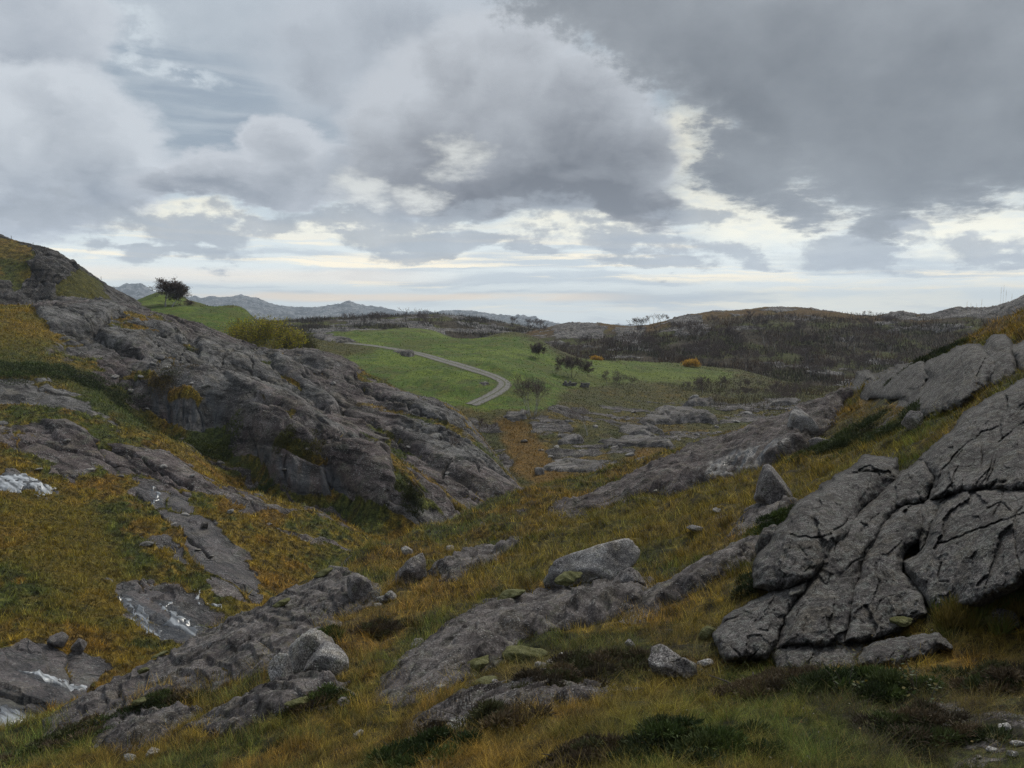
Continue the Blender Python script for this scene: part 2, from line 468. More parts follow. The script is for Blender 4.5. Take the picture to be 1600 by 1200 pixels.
zH0 = tps_px(H_pts, behind(H_crest, ((1.07, -1.5), (1.25, -9.0))) + behind([(-150, 470, 168), (60, 478, 172), (180, 474, 176)], ((1.08, 0.2), (1.3, 1.0))), 1e-6)

def poly_mask(px, py, polys, soft=6.0):
    m = np.zeros(px.shape)
    for p in polys:
        a = np.array(p)
        bb = (px > a[:, 0].min() - 20) & (px < a[:, 0].max() + 20) & (py > a[:, 1].min() - 20) & (py < a[:, 1].max() + 20)
        if bb.any(): m[bb] = np.maximum(m[bb], sstep(-soft, soft, sdf(px[bb], py[bb], p)))
    return m

H_grass = [
    [(-200, 700), (0, 705), (40, 735), (120, 735), (200, 742), (262, 792), (215, 845), (230, 870), (300, 886), (335, 940), (300, 930), (180, 903), (172, 935), (210, 985), (270, 1010), (200, 1045), (140, 1030), (40, 1002), (-200, 1010)],
    [(-200, 540), (0, 545), (60, 548), (120, 592), (185, 602), (232, 652), (262, 678), (205, 668), (150, 640), (95, 606), (0, 585), (-200, 580)],
    [(-200, 470), (0, 466), (48, 476), (70, 500), (110, 535), (40, 548), (-200, 545)],
    [(262, 682), (300, 694), (320, 668), (345, 664), (372, 720), (410, 752), (480, 784), (545, 806), (605, 834), (560, 812), (470, 776), (400, 742), (330, 712)],
    [(0, 622), (100, 628), (180, 660), (300, 702), (420, 762), (520, 808), (600, 850), (560, 860), (450, 800), (340, 748), (250, 700), (160, 668), (110, 652), (0, 648)],
    [(430, 655), (462, 650), (470, 690), (510, 712), (500, 722), (440, 706)],
    [(332, 790), (400, 812), (480, 850), (540, 880), (470, 905), (420, 900), (390, 860)],
    [(300, 905), (350, 930), (400, 930), (380, 965), (340, 955)],
    [(598, 690), (612, 684), (650, 760), (690, 800), (660, 800), (625, 760)],
    [(520, 560), (560, 575), (620, 602), (600, 606), (540, 584)],
    [(215, 575), (280, 580), (250, 598), (190, 590)], [(262, 604), (330, 612), (322, 622), (262, 618)],
    [(110, 565), (150, 560), (165, 580), (128, 585)], [(170, 505), (220, 492), (270, 506), (255, 516), (190, 518)], [(395, 560), (440, 580), (480, 610), (462, 612), (400, 582)]]
H_rock = [
    [(0, 738), (40, 742), (95, 775), (60, 770), (0, 765)],
    [(-200, 648), (0, 655), (105, 656), (160, 690), (262, 706), (345, 768), (420, 802), (380, 790), (300, 770), (240, 745), (150, 735), (125, 755), (60, 720), (0, 690), (-200, 690)],
    [(200, 748), (262, 752), (305, 788), (348, 832), (388, 878), (415, 928), (402, 942), (350, 936), (322, 902), (318, 880), (300, 868), (288, 838), (248, 800), (212, 772)], [(330, 762), (400, 770), (470, 806), (440, 806), (380, 790)],
    [(215, 842), (250, 828), (285, 850), (298, 884), (262, 872)],
    [(168, 906), (240, 903), (310, 932), (352, 962), (300, 1002), (250, 1000), (205, 965), (185, 940)],
    [(-200, 1008), (0, 1012), (40, 1004), (120, 1012), (172, 1042), (130, 1080), (60, 1130), (-200, 1160)],
    [(425, 815), (480, 835), (545, 860), (530, 866), (450, 835)],
    [(255, 676), (345, 720), (440, 768), (560, 816), (540, 818), (420, 764), (330, 722)], [(-100, 588), (60, 592), (110, 610), (200, 668), (190, 672), (120, 640), (60, 632), (-100, 625)]]
H_wet = [[(0, 738), (60, 742), (95, 775), (0, 768)], [(180, 925), (205, 930), (262, 965), (330, 985), (300, 1002), (250, 1000), (205, 965)], [(235, 935), (262, 938), (330, 985), (290, 990)],
         [(20, 1045), (60, 1050), (135, 1078), (110, 1082), (60, 1066)], [(-10, 1100), (40, 1105), (60, 1115), (30, 1140), (-10, 1150)], [(290, 905), (320, 915), (345, 955), (325, 950)], [(515, 740), (530, 745), (550, 800), (520, 800)], [(228, 760), (250, 775), (265, 800), (240, 780)]]

H_cracks = [[(281, 560), (312, 566), (344, 574), (371, 577), (402, 591), (425, 607)], [(297, 607), (335, 610), (357, 621), (380, 625), (416, 628), (443, 635)], [(387, 659), (396, 684), (405, 697), (406, 720), (416, 727)],
    [(375, 682), (396, 686), (425, 695), (438, 702)], [(346, 648), (362, 655), (373, 673), (378, 680)], [(353, 686), (380, 688), (402, 693)], [(447, 720), (445, 742), (447, 760)], [(513, 724), (522, 738), (519, 765), (524, 783)], [(348, 569), (369, 558), (387, 556)],
    [(391, 569), (396, 583)], [(425, 574), (427, 587)], [(454, 607), (481, 634), (508, 646)], [(470, 596), (501, 614), (524, 628), (537, 648)], [(402, 547), (436, 556), (470, 580), (483, 596)],
    [(62, 479), (90, 488), (112, 496), (131, 505), (142, 514), (144, 522), (131, 525), (105, 524), (79, 520)], [(139, 507), (150, 511), (169, 501), (180, 496), (206, 496), (227, 498)], [(146, 522), (169, 535), (188, 550), (221, 559)], [(150, 516), (188, 518), (225, 524), (244, 535), (248, 542)],
    [(244, 522), (281, 526), (300, 529)], [(281, 556), (289, 544), (300, 541)], [(450, 603), (503, 616), (537, 644), (587, 669), (625, 681)], [(537, 591), (575, 616), (619, 631), (659, 650), (700, 666)], [(612, 669), (666, 684), (728, 709), (790, 744), (819, 772)],
    [(587, 675), (619, 691), (634, 712), (625, 744), (666, 772)], [(694, 744), (712, 734), (744, 737), (750, 753)], [(562, 712), (594, 706), (619, 725)], [(506, 690), (534, 675), (562, 681), (587, 700)], [(0, 700), (60, 690), (150, 715), (240, 745), (330, 790)], [(40, 672), (120, 678), (200, 715), (300, 765)],
    [(260, 690), (330, 722), (420, 768), (520, 815)], [(240, 640), (262, 655), (275, 690)], [(285, 625), (292, 660)], [(310, 622), (318, 655)], [(262, 622), (268, 660)], [(210, 770), (260, 812), (330, 870)]]
H_plates = [([(50, 481), (62, 477), (110, 475), (180, 476), (203, 488), (168, 500), (147, 509), (142, 520), (120, 522), (85, 518), (60, 500)], 1.5), ([(148, 517), (172, 512), (228, 520), (246, 545), (222, 558), (190, 550), (160, 532)], 1.3), ([(190, 503), (240, 501), (290, 511), (305, 525), (280, 530), (245, 521), (200, 509)], 1.0),
    ([(306, 532), (330, 527), (360, 540), (395, 552), (415, 575), (400, 583), (370, 575), (345, 570), (312, 562)], 1.6), ([(350, 573), (385, 557), (425, 575), (442, 595), (470, 610), (455, 613), (420, 601), (372, 583)], 1.4), ([(402, 545), (440, 555), (480, 580), (510, 610), (536, 641), (520, 650), (480, 620), (440, 586)], 1.5),
    ([(460, 549), (500, 548), (540, 560), (572, 585), (560, 592), (510, 582), (470, 561)], 1.2), ([(345, 577), (400, 593), (450, 609), (500, 641), (480, 660), (430, 628), (370, 606)], 1.0), ([(389, 661), (410, 648), (445, 660), (452, 680), (426, 697), (402, 688)], 1.6), ([(406, 699), (440, 706), (510, 736), (520, 780), (470, 780), (420, 755)], 1.2),
    ([(602, 672), (660, 685), (730, 713), (816, 771), (800, 790), (740, 770), (680, 735), (622, 691)], 1.7), ([(500, 702), (560, 690), (610, 702), (620, 760), (600, 800), (540, 770)], 1.2), ([(555, 600), (600, 600), (650, 622), (690, 650), (660, 652), (600, 628)], 1.0), ([(346, 615), (380, 628), (416, 630), (440, 640), (500, 690), (450, 690), (400, 645)], 0.9),
    ([(60, 655), (105, 655), (160, 690), (140, 700), (90, 690)], 0.8), ([(160, 692), (262, 706), (345, 768), (300, 765), (220, 735)], 0.7)]
def crack_dist(px, py, lines):
    d = np.full(px.shape, 99.0)
    for c in lines:
        a = np.array(c); bb = (px > a[:, 0].min() - 8) & (px < a[:, 0].max() + 8) & (py > a[:, 1].min() - 8) & (py < a[:, 1].max() + 8)
        if bb.any(): d[bb] = np.minimum(d[bb], seg_dist(px[bb], py[bb], c))
    return d

def pillows(x, y, la, lb, ang, seed, warp=0.35):
    """rounded joint blocks, long axis at angle ang: 0 in the joints, 1 on the blocks; second value is a per-block level"""
    c, s = math.cos(ang), math.sin(ang)
    u = (x * c + y * s); v = (-x * s + y * c)
    u = u / la + fbm(x / la * 1.6, y / la * 1.6, 3, seed + 5) * warp * 2; v = v / lb + fbm(x / lb * 0.7, y / lb * 0.7, 3, seed + 9) * warp * 1.6
    f1, e, cid = voronoi(u, v, seed)
    return e, cid

EH = math.atan2(-0.61, 0.79)
def rocky(x, y, scale, seed, ang=EH):
    """joint-block relief in metres (before amplitude) and the groove mask"""
    e1, c1 = pillows(x, y, 24 * scale, 8.0 * scale, ang, seed)
    e2, c2 = pillows(x, y, 4.6 * scale, 2.0 * scale, ang + 0.15, seed + 50)
    c, s = math.cos(ang), math.sin(ang)
    u = x * c + y * s; v = -x * s + y * c
    m2 = sstep(0.10, 0.28, fbm(u * 0.04 / scale, v * 0.09 / scale, 3, seed + 13))     # broken ground only here and there
    h1 = 1 - (1 - np.clip(e1 / 0.16, 0, 1)) ** 2.4
    h2 = 1 - (1 - np.clip(e2 / 0.16, 0, 1)) ** 2.2
    t = v / (4.2 * scale) + fbm(u * 0.035 / scale, v * 0.08 / scale, 4, seed + 77) * 2.6
    fr = t - np.floor(t)
    ledge = np.where(fr < 0.93, (fr / 0.93) ** 1.6, (1 - fr) / 0.07)
    lm = 0.25 + 0.75 * sstep(-0.1, 0.25, fbm(u * 0.03 / scale, v * 0.12 / scale, 3, seed + 31))
    ribs = fbm(u * 0.05 / scale, v * 0.35 / scale, 5, seed + 78, 0.5)
    wx = x + fbm(x * 0.3 / scale, y * 0.3 / scale, 3, seed + 91) * 2.0 * scale; wy = y + fbm(x * 0.3 / scale, y * 0.3 / scale, 3, seed + 92) * 2.0 * scale
    wu = wx * c + wy * s; wv = -wx * s + wy * c
    fa, fe = facets(wu / (9.0 * scale), wv / (3.6 * scale), seed + 70); fb, fe2 = facets(wu / (3.2 * scale), wv / (1.4 * scale), seed + 71)
    rel = (h1 - 0.8) * 0.5 + (c1 - 0.5) * 1.2 + m2 * ((h2 - 0.8) * 0.4 + (c2 - 0.5) * 0.45 + fb * 0.30) + fa * 0.45 + (ledge - 0.5) * lm * 0.75 + ribs * 0.38 + fbm(x * 0.22 / scale, y * 0.22 / scale, 5, seed + 3, 0.45) * 0.12
    groove = np.maximum(1 - sstep(0.0, 0.045, e1), (1 - sstep(0.0, 0.075, e2)) * m2)
    groove = np.maximum(groove, sstep(0.92, 0.99, fr) * lm * 0.7)
    return rel * scale, groove

def patch(name, s0, s1, y0, y1, nc, nr, zfun, afun, mat, kind='structure'):
    s = np.linspace(s0, s1, nc); ly = np.linspace(math.log(y0), math.log(y1), nr)
    Y, Sg = np.meshgrid(np.exp(ly), s, indexing='ij')
    X = Sg * Y
    x, y = X.ravel(), Y.ravel()
    z = zfun(x, y)
    if isinstance(z, tuple): z, info = z
    else: info = None
    V = np.stack([x, y, z], 1)
    # slope
    Z = z.reshape(nr, nc)
    dzs = np.gradient(Z, axis=1) / (np.gradient(X, axis=1) + 1e-9)
    dzr = np.gradient(Z, axis=0) / (np.gradient(Y, axis=0))
    slope = np.hypot(dzs, dzr - dzs * Sg).ravel()
    px, py = proj(V)
    attrs = afun(x, y, z, slope, px, py, info)
    o = mesh_from(name, V, grid_faces(nr, nc), mat, attrs)
    tag(o, kind=kind)
    return o

def pal(*cols): return [np.array(c, float) for c in cols]
OCHRE, RUST, OLIVE, DGREEN, STRAW, HEATH, FIELD, FIELD2, PALEG = pal((0.132, 0.093, 0.015), (0.142, 0.078, 0.014), (0.074, 0.080, 0.016), (0.034, 0.046, 0.012), (0.185, 0.130, 0.042), (0.045, 0.034, 0.020), (0.062, 0.106, 0.012), (0.104, 0.148, 0.018), (0.10, 0.10, 0.030))
def mixc(a, b, t): return a * (1 - t[:, None]) + b * t[:, None]

def turf_tint(x, y, sc, seed):
    n1 = fbm(x / (9 * sc), y / (9 * sc), 4, seed); n2 = fbm(x / (3 * sc), y / (3 * sc), 4, seed + 40); n3 = fbm(x / (1.0 * sc), y / (1.0 * sc), 3, seed + 80)
    c = mixc(np.tile(OCHRE, (len(x), 1)), OLIVE, sstep(-0.15, 0.25, n1 + 0.5 * n2))
    c = mixc(c, RUST, sstep(0.05, 0.30, n2 - 0.5 * n1) * 0.7)
    c = mixc(c, DGREEN, sstep(0.08, 0.30, n3 * 0.8 + n1 * 0.7) * 0.8)
    c = mixc(c, STRAW, sstep(0.12, 0.35, -n3 * 0.7 - n1 * 0.4) * 0.35)
    n4 = fbm(x / (0.45 * sc), y / (0.45 * sc), 3, seed + 120)
    return c * np.clip(1 + 0.45 * n3 + 1.5 * n4, 0.35, 2.0)[:, None]

# rocky hillside -----------------------------------------------------------
def zHf(x, y):
    z = zH0(x, y)
    P = np.stack([x, y, z], 1); px, py = proj(P)
    qx = px + fbm(x * 0.25, y * 0.25, 4, 61) * 26; qy = py + fbm(x * 0.25, y * 0.25, 4, 62) * 20
    g = poly_mask(qx, qy, H_grass, 6); r = poly_mask(qx, qy, H_rock, 5)
    low = sstep(0, 8, (qy - (640 + (qx - 230) * 0.42)))          # ground below the foot of the dome
    low = np.maximum(low, sstep(150, 60, qx) * sstep(520, 560, qy))
    base = 0.9 - 0.75 * low                                       # mostly bare above, mostly turf below
    rel, groove = rocky(x, y, 1.0, 21)
    c, s = math.cos(EH), math.sin(EH)
    u = x * c + y * s; v = -x * s + y * c
    stripe = fbm(u * 0.03, v * 0.30, 4, 131)                     # heath in bands along the ribs, on the right flank
    flank = sstep(520, 600, qx)
    rock = base - 0.5 * sstep(0.05, 0.25, stripe) * flank + 0.10 * fbm(x * 0.1, y * 0.1, 4, 71)
    rock = rock * (1 - g); rock = np.maximum(rock, r * (0.95 + 0.3 * np.minimum(rel, 0)))
    rock = rock - groove * 0.50 * (0.6 + fbm(x * .15, y * .15, 3, 90) * 1.5)
    rock = np.clip(rock + fbm(x * 0.5, y * 0.5, 4, 91) * 0.25, 0, 1)
    plate = np.zeros(len(x)); lift_ = np.zeros(len(x))
    kx = px + fbm(x * .3, y * .3, 3, 68) * 7; ky = py + fbm(x * .3, y * .3, 3, 69) * 5
    for pl, hp in H_plates:
        a = np.array(pl); bb = (kx > a[:, 0].min() - 4) & (kx < a[:, 0].max() + 4) & (ky > a[:, 1].min() - 4) & (ky < a[:, 1].max() + 4)
        if not bb.any(): continue
        sd = sdf(kx[bb], ky[bb], pl); t_ = np.clip(sd / 11.0, 0, 1)
        lift_[bb] = np.maximum(lift_[bb], hp * (1 - (1 - t_) ** 2.2)); plate[bb] = np.maximum(plate[bb], sstep(0, 4, sd))
    rel = rel * (1 - 0.62 * plate); groove = groove * (1 - 0.8 * plate); rock = np.maximum(rock, plate * 0.95)
    cw = crack_dist(px + fbm(x * .35, y * .35, 3, 66) * 7, py + fbm(x * .35, y * .35, 3, 67) * 5, H_cracks)
    traced = 1 - sstep(0.4, 1.9, cw)
    amp = 0.15 + 0.85 * sstep(0.2, 0.7, rock)
    z = z - (1 - sstep(0.2, 3.0, cw)) * 0.55 * amp
    groove = np.maximum(groove * 0.8, traced)
    z = z + lift_
    z = z + rel * amp * (1.0 - 0.55 * low)
    # the fluted cliff with the recess below it, and the big joint blocks beside it
    cl = sstep(20, -6, np.hypot((qx - 280) / 2.2, (qy - 650) / 2.0))
    z = z + cl * ridged(x * 0.9, y * 0.12, 3, 44) * 0.7
    z = z + (1 - rock) * (fbm(x * 0.5, y * 0.5, 4, 9) * 0.45 + fbm(x * 1.6, y * 1.6, 3, 10) * 0.18)
    return z, (rock, groove, low, qx, qy)
def aH(x, y, z, slope, px, py, info):
    rock, groove, low, qx, qy = info
    c = turf_tint(x, y, 1.6, 300)
    ggr = poly_mask(px, py, [H_grass[1], H_grass[3], [(60, 560), (200, 590), (240, 660), (140, 640)], [(290, 660), (350, 660), (420, 760), (330, 720)]], 14)
    c = mixc(c, DGREEN * 1.25, ggr * 0.75)
    org = poly_mask(px, py, [[(-200, 460), (60, 470), (110, 540), (-200, 560)], [(0, 760), (140, 780), (200, 900), (190, 1000), (100, 930), (0, 860)]], 25)
    c = mixc(c, OCHRE * 1.15, org * 0.6)
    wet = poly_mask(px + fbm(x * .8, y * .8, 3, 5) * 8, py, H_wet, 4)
    wet = np.maximum(wet, 1.0 * poly_mask(px, py, [[(235, 612), (330, 612), (350, 640), (335, 690), (270, 690), (238, 655)], [(395, 700), (440, 706), (520, 735), (530, 800), (470, 780), (400, 745)]], 12) * sstep(-0.25, 0.25, fbm(px * .09, py * .018, 4, 55)))  # water stains, plus painted shade deepening the dark face and its lower edge
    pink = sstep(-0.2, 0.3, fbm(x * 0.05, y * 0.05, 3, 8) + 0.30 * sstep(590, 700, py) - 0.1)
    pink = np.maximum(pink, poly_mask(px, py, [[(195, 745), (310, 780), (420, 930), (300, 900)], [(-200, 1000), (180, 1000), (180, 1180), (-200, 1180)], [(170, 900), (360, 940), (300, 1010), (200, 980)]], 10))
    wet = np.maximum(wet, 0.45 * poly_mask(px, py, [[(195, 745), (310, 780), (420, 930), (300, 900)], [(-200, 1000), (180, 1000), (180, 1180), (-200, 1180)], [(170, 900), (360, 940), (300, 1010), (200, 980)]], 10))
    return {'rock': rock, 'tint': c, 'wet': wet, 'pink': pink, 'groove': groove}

# upper hill on the left ------------------------------------------------------
U_crest = [(-250, 290, 235), (-100, 330, 235), (0, 370, 235), (60, 394, 238), (120, 424, 241), (180, 456, 244), (230, 486, 244), (275, 508, 240), (330, 530, 235)]
U_pts = U_crest + [(-250, 470, 176), (0, 480, 182), (100, 484, 186), (180, 490, 190), (250, 512, 194), (-250, 380, 206), (0, 408, 203), (60, 412, 202), (105, 424, 203), (145, 445, 206), (200, 490, 206), (60, 472, 192), (150, 482, 196), (330, 545, 205)]
zU0 = tps_px(U_pts, behind(U_crest, ((1.08, 1.0), (1.35, -12.0))))
U_grass = [[(-200, 360), (0, 374), (30, 378), (60, 400), (40, 415), (52, 430), (20, 462), (10, 440), (-200, 450)], [(85, 460), (105, 430), (130, 425), (160, 445), (170, 470), (130, 472)]]
def zUf(x, y):
    z = zU0(x, y); px, py = proj(np.stack([x, y, z], 1))
    qx = px + fbm(x * 0.2, y * 0.2, 4, 161) * 14; qy = py + fbm(x * 0.2, y * 0.2, 4, 162) * 12
    g = poly_mask(qx, qy, U_grass, 5)
    rel, groove = rocky(x, y, 1.15, 221, -0.25)
    rock = np.clip(0.95 * (1 - g) - groove * 0.4 + 0.2 * fbm(x * .3, y * .3, 4, 4), 0, 1)
    cl = poly_mask(px, py, [[(0, 400), (60, 405), (150, 440), (120, 480), (0, 480)]], 15)
    z = z + rel * (0.2 + 0.75 * rock) + cl * rock * ridged(x * 0.5, y * 0.1, 3, 41) * 0.9
    return z + (1 - rock) * fbm(x * .5, y * .5, 4, 9) * .5, (rock, groove)
def aU(x, y, z, slope, px, py, info):
    rock, groove = info
    c = mixc(turf_tint(x, y, 2.5, 420), OLIVE * 0.75, 0.25 + 0.6 * sstep(60, 95, px))
    return {'rock': rock, 'tint': c, 'wet': np.zeros(len(x)), 'pink': np.full(len(x), 0.25), 'groove': groove}

# valley floor and the green fields -------------------------------------------
V_crest = [(90, 476, 262), (200, 474, 268), (250, 456, 285), (300, 472, 275), (340, 480, 262), (385, 484, 262), (400, 500, 262), (460, 524, 285), (540, 521, 300), (610, 514.5, 312), (680, 519, 312), (740, 531, 304), (800, 519, 306), (850, 535, 292), (890, 560, 268), (930, 564, 276), (1000, 569, 284), (1080, 573, 284), (1150, 580, 280), (1200, 592, 272), (1260, 606, 262), (1350, 606, 262), (1500, 600, 262)]
V_pts = V_crest + [(330, 510, 222), (250, 500, 230), (420, 545, 205), (460, 545, 218), (520, 560, 226), (560, 545, 250), (600, 590, 205), (660, 622, 186), (730, 640, 178), (790, 600, 197), (770, 575, 212), (700, 556, 236), (640, 545, 255), (850, 635, 180), (900, 612, 208), (950, 602, 226), (1100, 612, 226), (1200, 622, 214),
    (800, 652, 172), (850, 700, 150), (850, 757, 128), (800, 790, 118), (960, 715, 142), (1000, 662, 176), (1100, 642, 194), (1150, 662, 170), (1250, 642, 190), (1320, 620, 215), (1100, 700, 148), (1200, 690, 150), (1400, 650, 180), (960, 780, 120), (1500, 660, 170), (700, 800, 120), (600, 700, 150)]
zV0 = tps_px(V_pts, behind(V_crest, ((1.1, -1.2), (1.4, -10.0))), 1e-6)
field_poly = [[(455, 520), (540, 519), (610, 512), (690, 516), (740, 528), (800, 524), (850, 535), (885, 570), (890, 600), (850, 612), (835, 640), (740, 642), (660, 625), (590, 592), (520, 560), (590, 545), (530, 530)],
              [(780, 600), (830, 600), (900, 560), (1000, 566), (1090, 572), (1160, 582), (1120, 600), (1000, 598), (900, 604), (850, 640), (780, 642)], [(230, 480), (300, 474), (400, 478), (405, 505), (360, 525), (270, 505)], [(200, 455), (290, 455), (290, 478), (200, 478)]]
gully = [[(775, 655), (815, 650), (860, 720), (930, 760), (1000, 700), (1040, 705), (960, 770), (860, 775), (800, 730)]]
ROAD_PX = [(540, 536), (600, 543), (650, 552), (700, 566), (740, 578), (775, 590), (788, 598), (786, 606), (772, 616), (752, 626), (736, 633)]
ROAD_Y = []
def zVf(x, y):
    z = zV0(x, y); px, py = proj(np.stack([x, y, z], 1))
    qx = px + fbm(x * 0.15, y * 0.15, 4, 261) * 16; qy = py + fbm(x * 0.15, y * 0.15, 4, 262) * 9
    f = poly_mask(qx, qy, field_poly, 5)
    moor = sstep(618, 645, qy)
    rel, groove = rocky(x, y, 0.8, 321, 0.1)
    n = fbm(x * 0.045, y * 0.10, 4, 51)
    rock = np.clip(sstep(-0.02, 0.12, n - 0.4 * groove) * moor - f, 0, 1) * (1 - poly_mask(qx, qy, gully, 6))
    z = z + rel * 0.75 * rock + fbm(x * .12, y * .12, 4, 14) * 0.7 * (1 - 0.45 * f) + fbm(x * .035, y * .035, 3, 18) * 1.6 * f + fbm(x * .6, y * .6, 3, 15) * (0.10 + 0.20 * (1 - f))
    if len(ROAD_Y):
        t = sstep(2.2, 6.0, seg_dist(x, y, ROAD_Y)); z = zV0(x, y) * (1 - t) + z * t; rock = rock * t
    return z, (rock, groove, f, moor, qx, qy)
def aV(x, y, z, slope, px, py, info):
    rock, groove, f, moor, qx, qy = info
    n = fbm(x * .05, y * .05, 4, 33); n2 = fbm(x * .3, y * .3, 4, 34)
    c = turf_tint(x, y, 3, 520) * 0.85
    c = mixc(c, HEATH, sstep(-0.2, 0.15, n2) * 0.6)
    c = mixc(c, np.array((0.058, 0.062, 0.022)), 0.25 + 0.5 * sstep(-0.1, 0.2, fbm(x * .09, y * .09, 4, 39)))
    g = mixc(np.tile(FIELD, (len(x), 1)), FIELD2, sstep(-0.15, 0.25, n + 0.5 * n2))
    g = mixc(g, OLIVE * 1.2, sstep(0.0, 0.28, n2 - n) * 0.65)
    g = mixc(g, DGREEN * 1.7, sstep(0.12, 0.3, fbm(x * .11, y * .22, 4, 37)) * 0.6)
    rough = sstep(545, 640, qy) * sstep(860, 900, qx)
    g = mixc(g, OLIVE * 1.15, rough * 0.75)
    c = mixc(c, g, f)
    # rough pasture between the field and the moor
    mid = (1 - f) * (1 - sstep(640, 668, qy)) * np.maximum(sstep(880, 800, qx), 0.7 * sstep(840, 900, qx))
    c = mixc(c, PALEG * 0.7, mid * 0.6)
    gl = poly_mask(qx, qy, gully, 10)
    c = mixc(c, RUST * 1.0, gl * 0.8)
    return {'rock': rock, 'tint': c, 'wet': np.zeros(len(x)), 'pink': np.full(len(x), 0.4), 'groove': groove}

# wooded hill ----------------------------------------------------------------
W_crest = [(600, 530, 470), (800, 525, 470), (860, 512, 470), (910, 506, 480), (960, 508, 470), (1000, 512, 440), (1040, 502, 445), (1075, 494, 450), (1120, 489, 455), (1210, 481, 465), (1260, 483, 462), (1310, 489, 455), (1375, 495, 450), (1390, 490, 445), (1412, 488, 445), (1432, 494, 440), (1445, 496, 438), (1475, 487, 432), (1520, 485, 425), (1560, 480, 418), (1590, 467, 410), (1620, 457, 405), (1700, 445, 400), (1850, 425, 400)]
W_pts = W_crest + [(700, 560, 330), (860, 575, 310), (1000, 580, 320), (1150, 592, 315), (1300, 608, 300), (1400, 610, 295), (1600, 610, 290), (1850, 610, 290), (1250, 545, 370), (1100, 535, 385), (1400, 550, 360), (950, 540, 395), (1600, 545, 360)]
zW0 = tps_px(W_pts, behind(W_crest, ((1.1, -0.5), (1.5, -14.0))))
W_rock = [[(1375, 497), (1390, 488), (1412, 485), (1435, 494), (1475, 484), (1560, 474), (1590, 462), (1700, 435), (1850, 420), (1850, 470), (1600, 490), (1540, 496), (1440, 502)], [(1040, 500), (1075, 492), (1100, 495), (1095, 506), (1050, 510)], [(1060, 510), (1100, 505), (1095, 520), (1060, 522)], [(1190, 485), (1215, 479), (1250, 483), (1215, 488)], [(860, 512), (900, 500), (950, 510), (940, 530), (870, 530)], [(960, 512), (1010, 512), (1000, 545), (960, 530)]]
def zWf(x, y):
    z = zW0(x, y); px, py = proj(np.stack([x, y, z], 1))
    r = poly_mask(px + fbm(x * .1, y * .1, 3, 7) * 8, py, W_rock, 4)
    rel, groove = rocky(x, y, 1.6, 421, 0.3)
    rock = np.clip(r + sstep(0.18, 0.3, fbm(x * .03, y * .06, 4, 52)) * 0.9, 0, 1)
    return z + rel * 0.9 * (0.25 + 0.75 * rock) + fbm(x * .08, y * .08, 4, 19) * 1.0, (rock, groove)
def aW(x, y, z, slope, px, py, info):
    rock, groove = info
    n = fbm(x * .06, y * .06, 4, 133)
    c = mixc(np.tile(HEATH, (len(x), 1)), OLIVE * 0.8, sstep(-0.1, 0.25, n))
    top = sstep(16, 4, py - np.interp(px, [p[0] for p in W_crest], [p[1] for p in W_crest]))
    c = mixc(c, RUST * 0.75, top * 0.75)
    return {'rock': rock, 'tint': c, 'wet': np.zeros(len(x)), 'pink': np.full(len(x), 0.3), 'groove': groove}

# dark rocky ridge behind the fields -------------------------------------------
B_crest = [(200, 505, 560), (430, 503, 560), (480, 501, 565), (560, 498, 570), (610, 496, 570), (650, 493, 580), (700, 493, 580), (740, 498, 575), (780, 503, 570), (820, 511, 560), (850, 517, 550), (1000, 525, 560)]
B_pts = B_crest + [(200, 540, 400), (430, 530, 400), (600, 528, 400), (750, 535, 400), (850, 545, 400), (1000, 550, 400)]
zB0 = tps_px(B_pts, behind(B_crest, ((1.1, -1), (1.6, -14.0))))
def zBf(x, y):
    z = zB0(x, y); rel, groove = rocky(x, y, 2.2, 621, 0.1)
    rock = np.clip(sstep(-0.12, 0.12, fbm(x * .03, y * .03, 5, 252)) - groove * 0.4, 0, 1)
    return z + rel * 0.75, (rock, groove)
def aB(x, y, z, slope, px, py, info):
    rock, groove = info
    c = mixc(np.tile(HEATH, (len(x), 1)), OLIVE, sstep(0, .2, fbm(x * .03, y * .03, 3, 99)))
    return {'rock': rock * 0.85, 'tint': c, 'wet': np.zeros(len(x)), 'pink': np.full(len(x), 0.2), 'groove': groove}

# far mountains ----------------------------------------------------------------
M_sky = [(-300, 440), (0, 450), (165, 449), (185, 451), (200, 446), (222, 444), (236, 453), (262, 460), (300, 466), (330, 466), (352, 466), (378, 461), (400, 468), (430, 478), (465, 482), (500, 480), (545, 474), (570, 479), (600, 482), (630, 488), (680, 491), (730, 486), (765, 492), (800, 497), (830, 497), (850, 507), (900, 520), (1100, 525), (1900, 520)]
def zMf(x, y):
    px = 800 + F_PX * x / (y * CP)
    top = np.interp(px + 0, [p[0] for p in M_sky], [p[1] for p in M_sky])
    zc = (505 - top) / F_PX * 7260.0
    x0, y0 = x, y; x, y = x / 2.2, y / 2.2
    t = (y - 2300) / 1000.0
    env = np.where(t < 1, sstep(-0.15, 1.0, t) ** 0.9, np.exp(-((t - 1) / 0.5) ** 2))
    n = ridged(x * .0035, y * .0035, 5, 12, 0.55); n2 = fbm(x * .012, y * .012, 5, 13)
    z = -30 + (zc + 30) * env * (0.86 + 0.14 * np.clip(1 - np.abs(t - 1) * 2, 0, 1))
    r2 = ridged(x * .010, y * .010, 5, 15, 0.6); n3 = fbm(x * .03, y * .03, 4, 16)
    return z + 2.2 * (n * 16 + n2 * 14 + r2 * 14 + n3 * 6) * sstep(0.0, 0.4, env) * (1 - 0.35 * np.exp(-((t - 1) / 0.12) ** 2)) - 26 * env, None
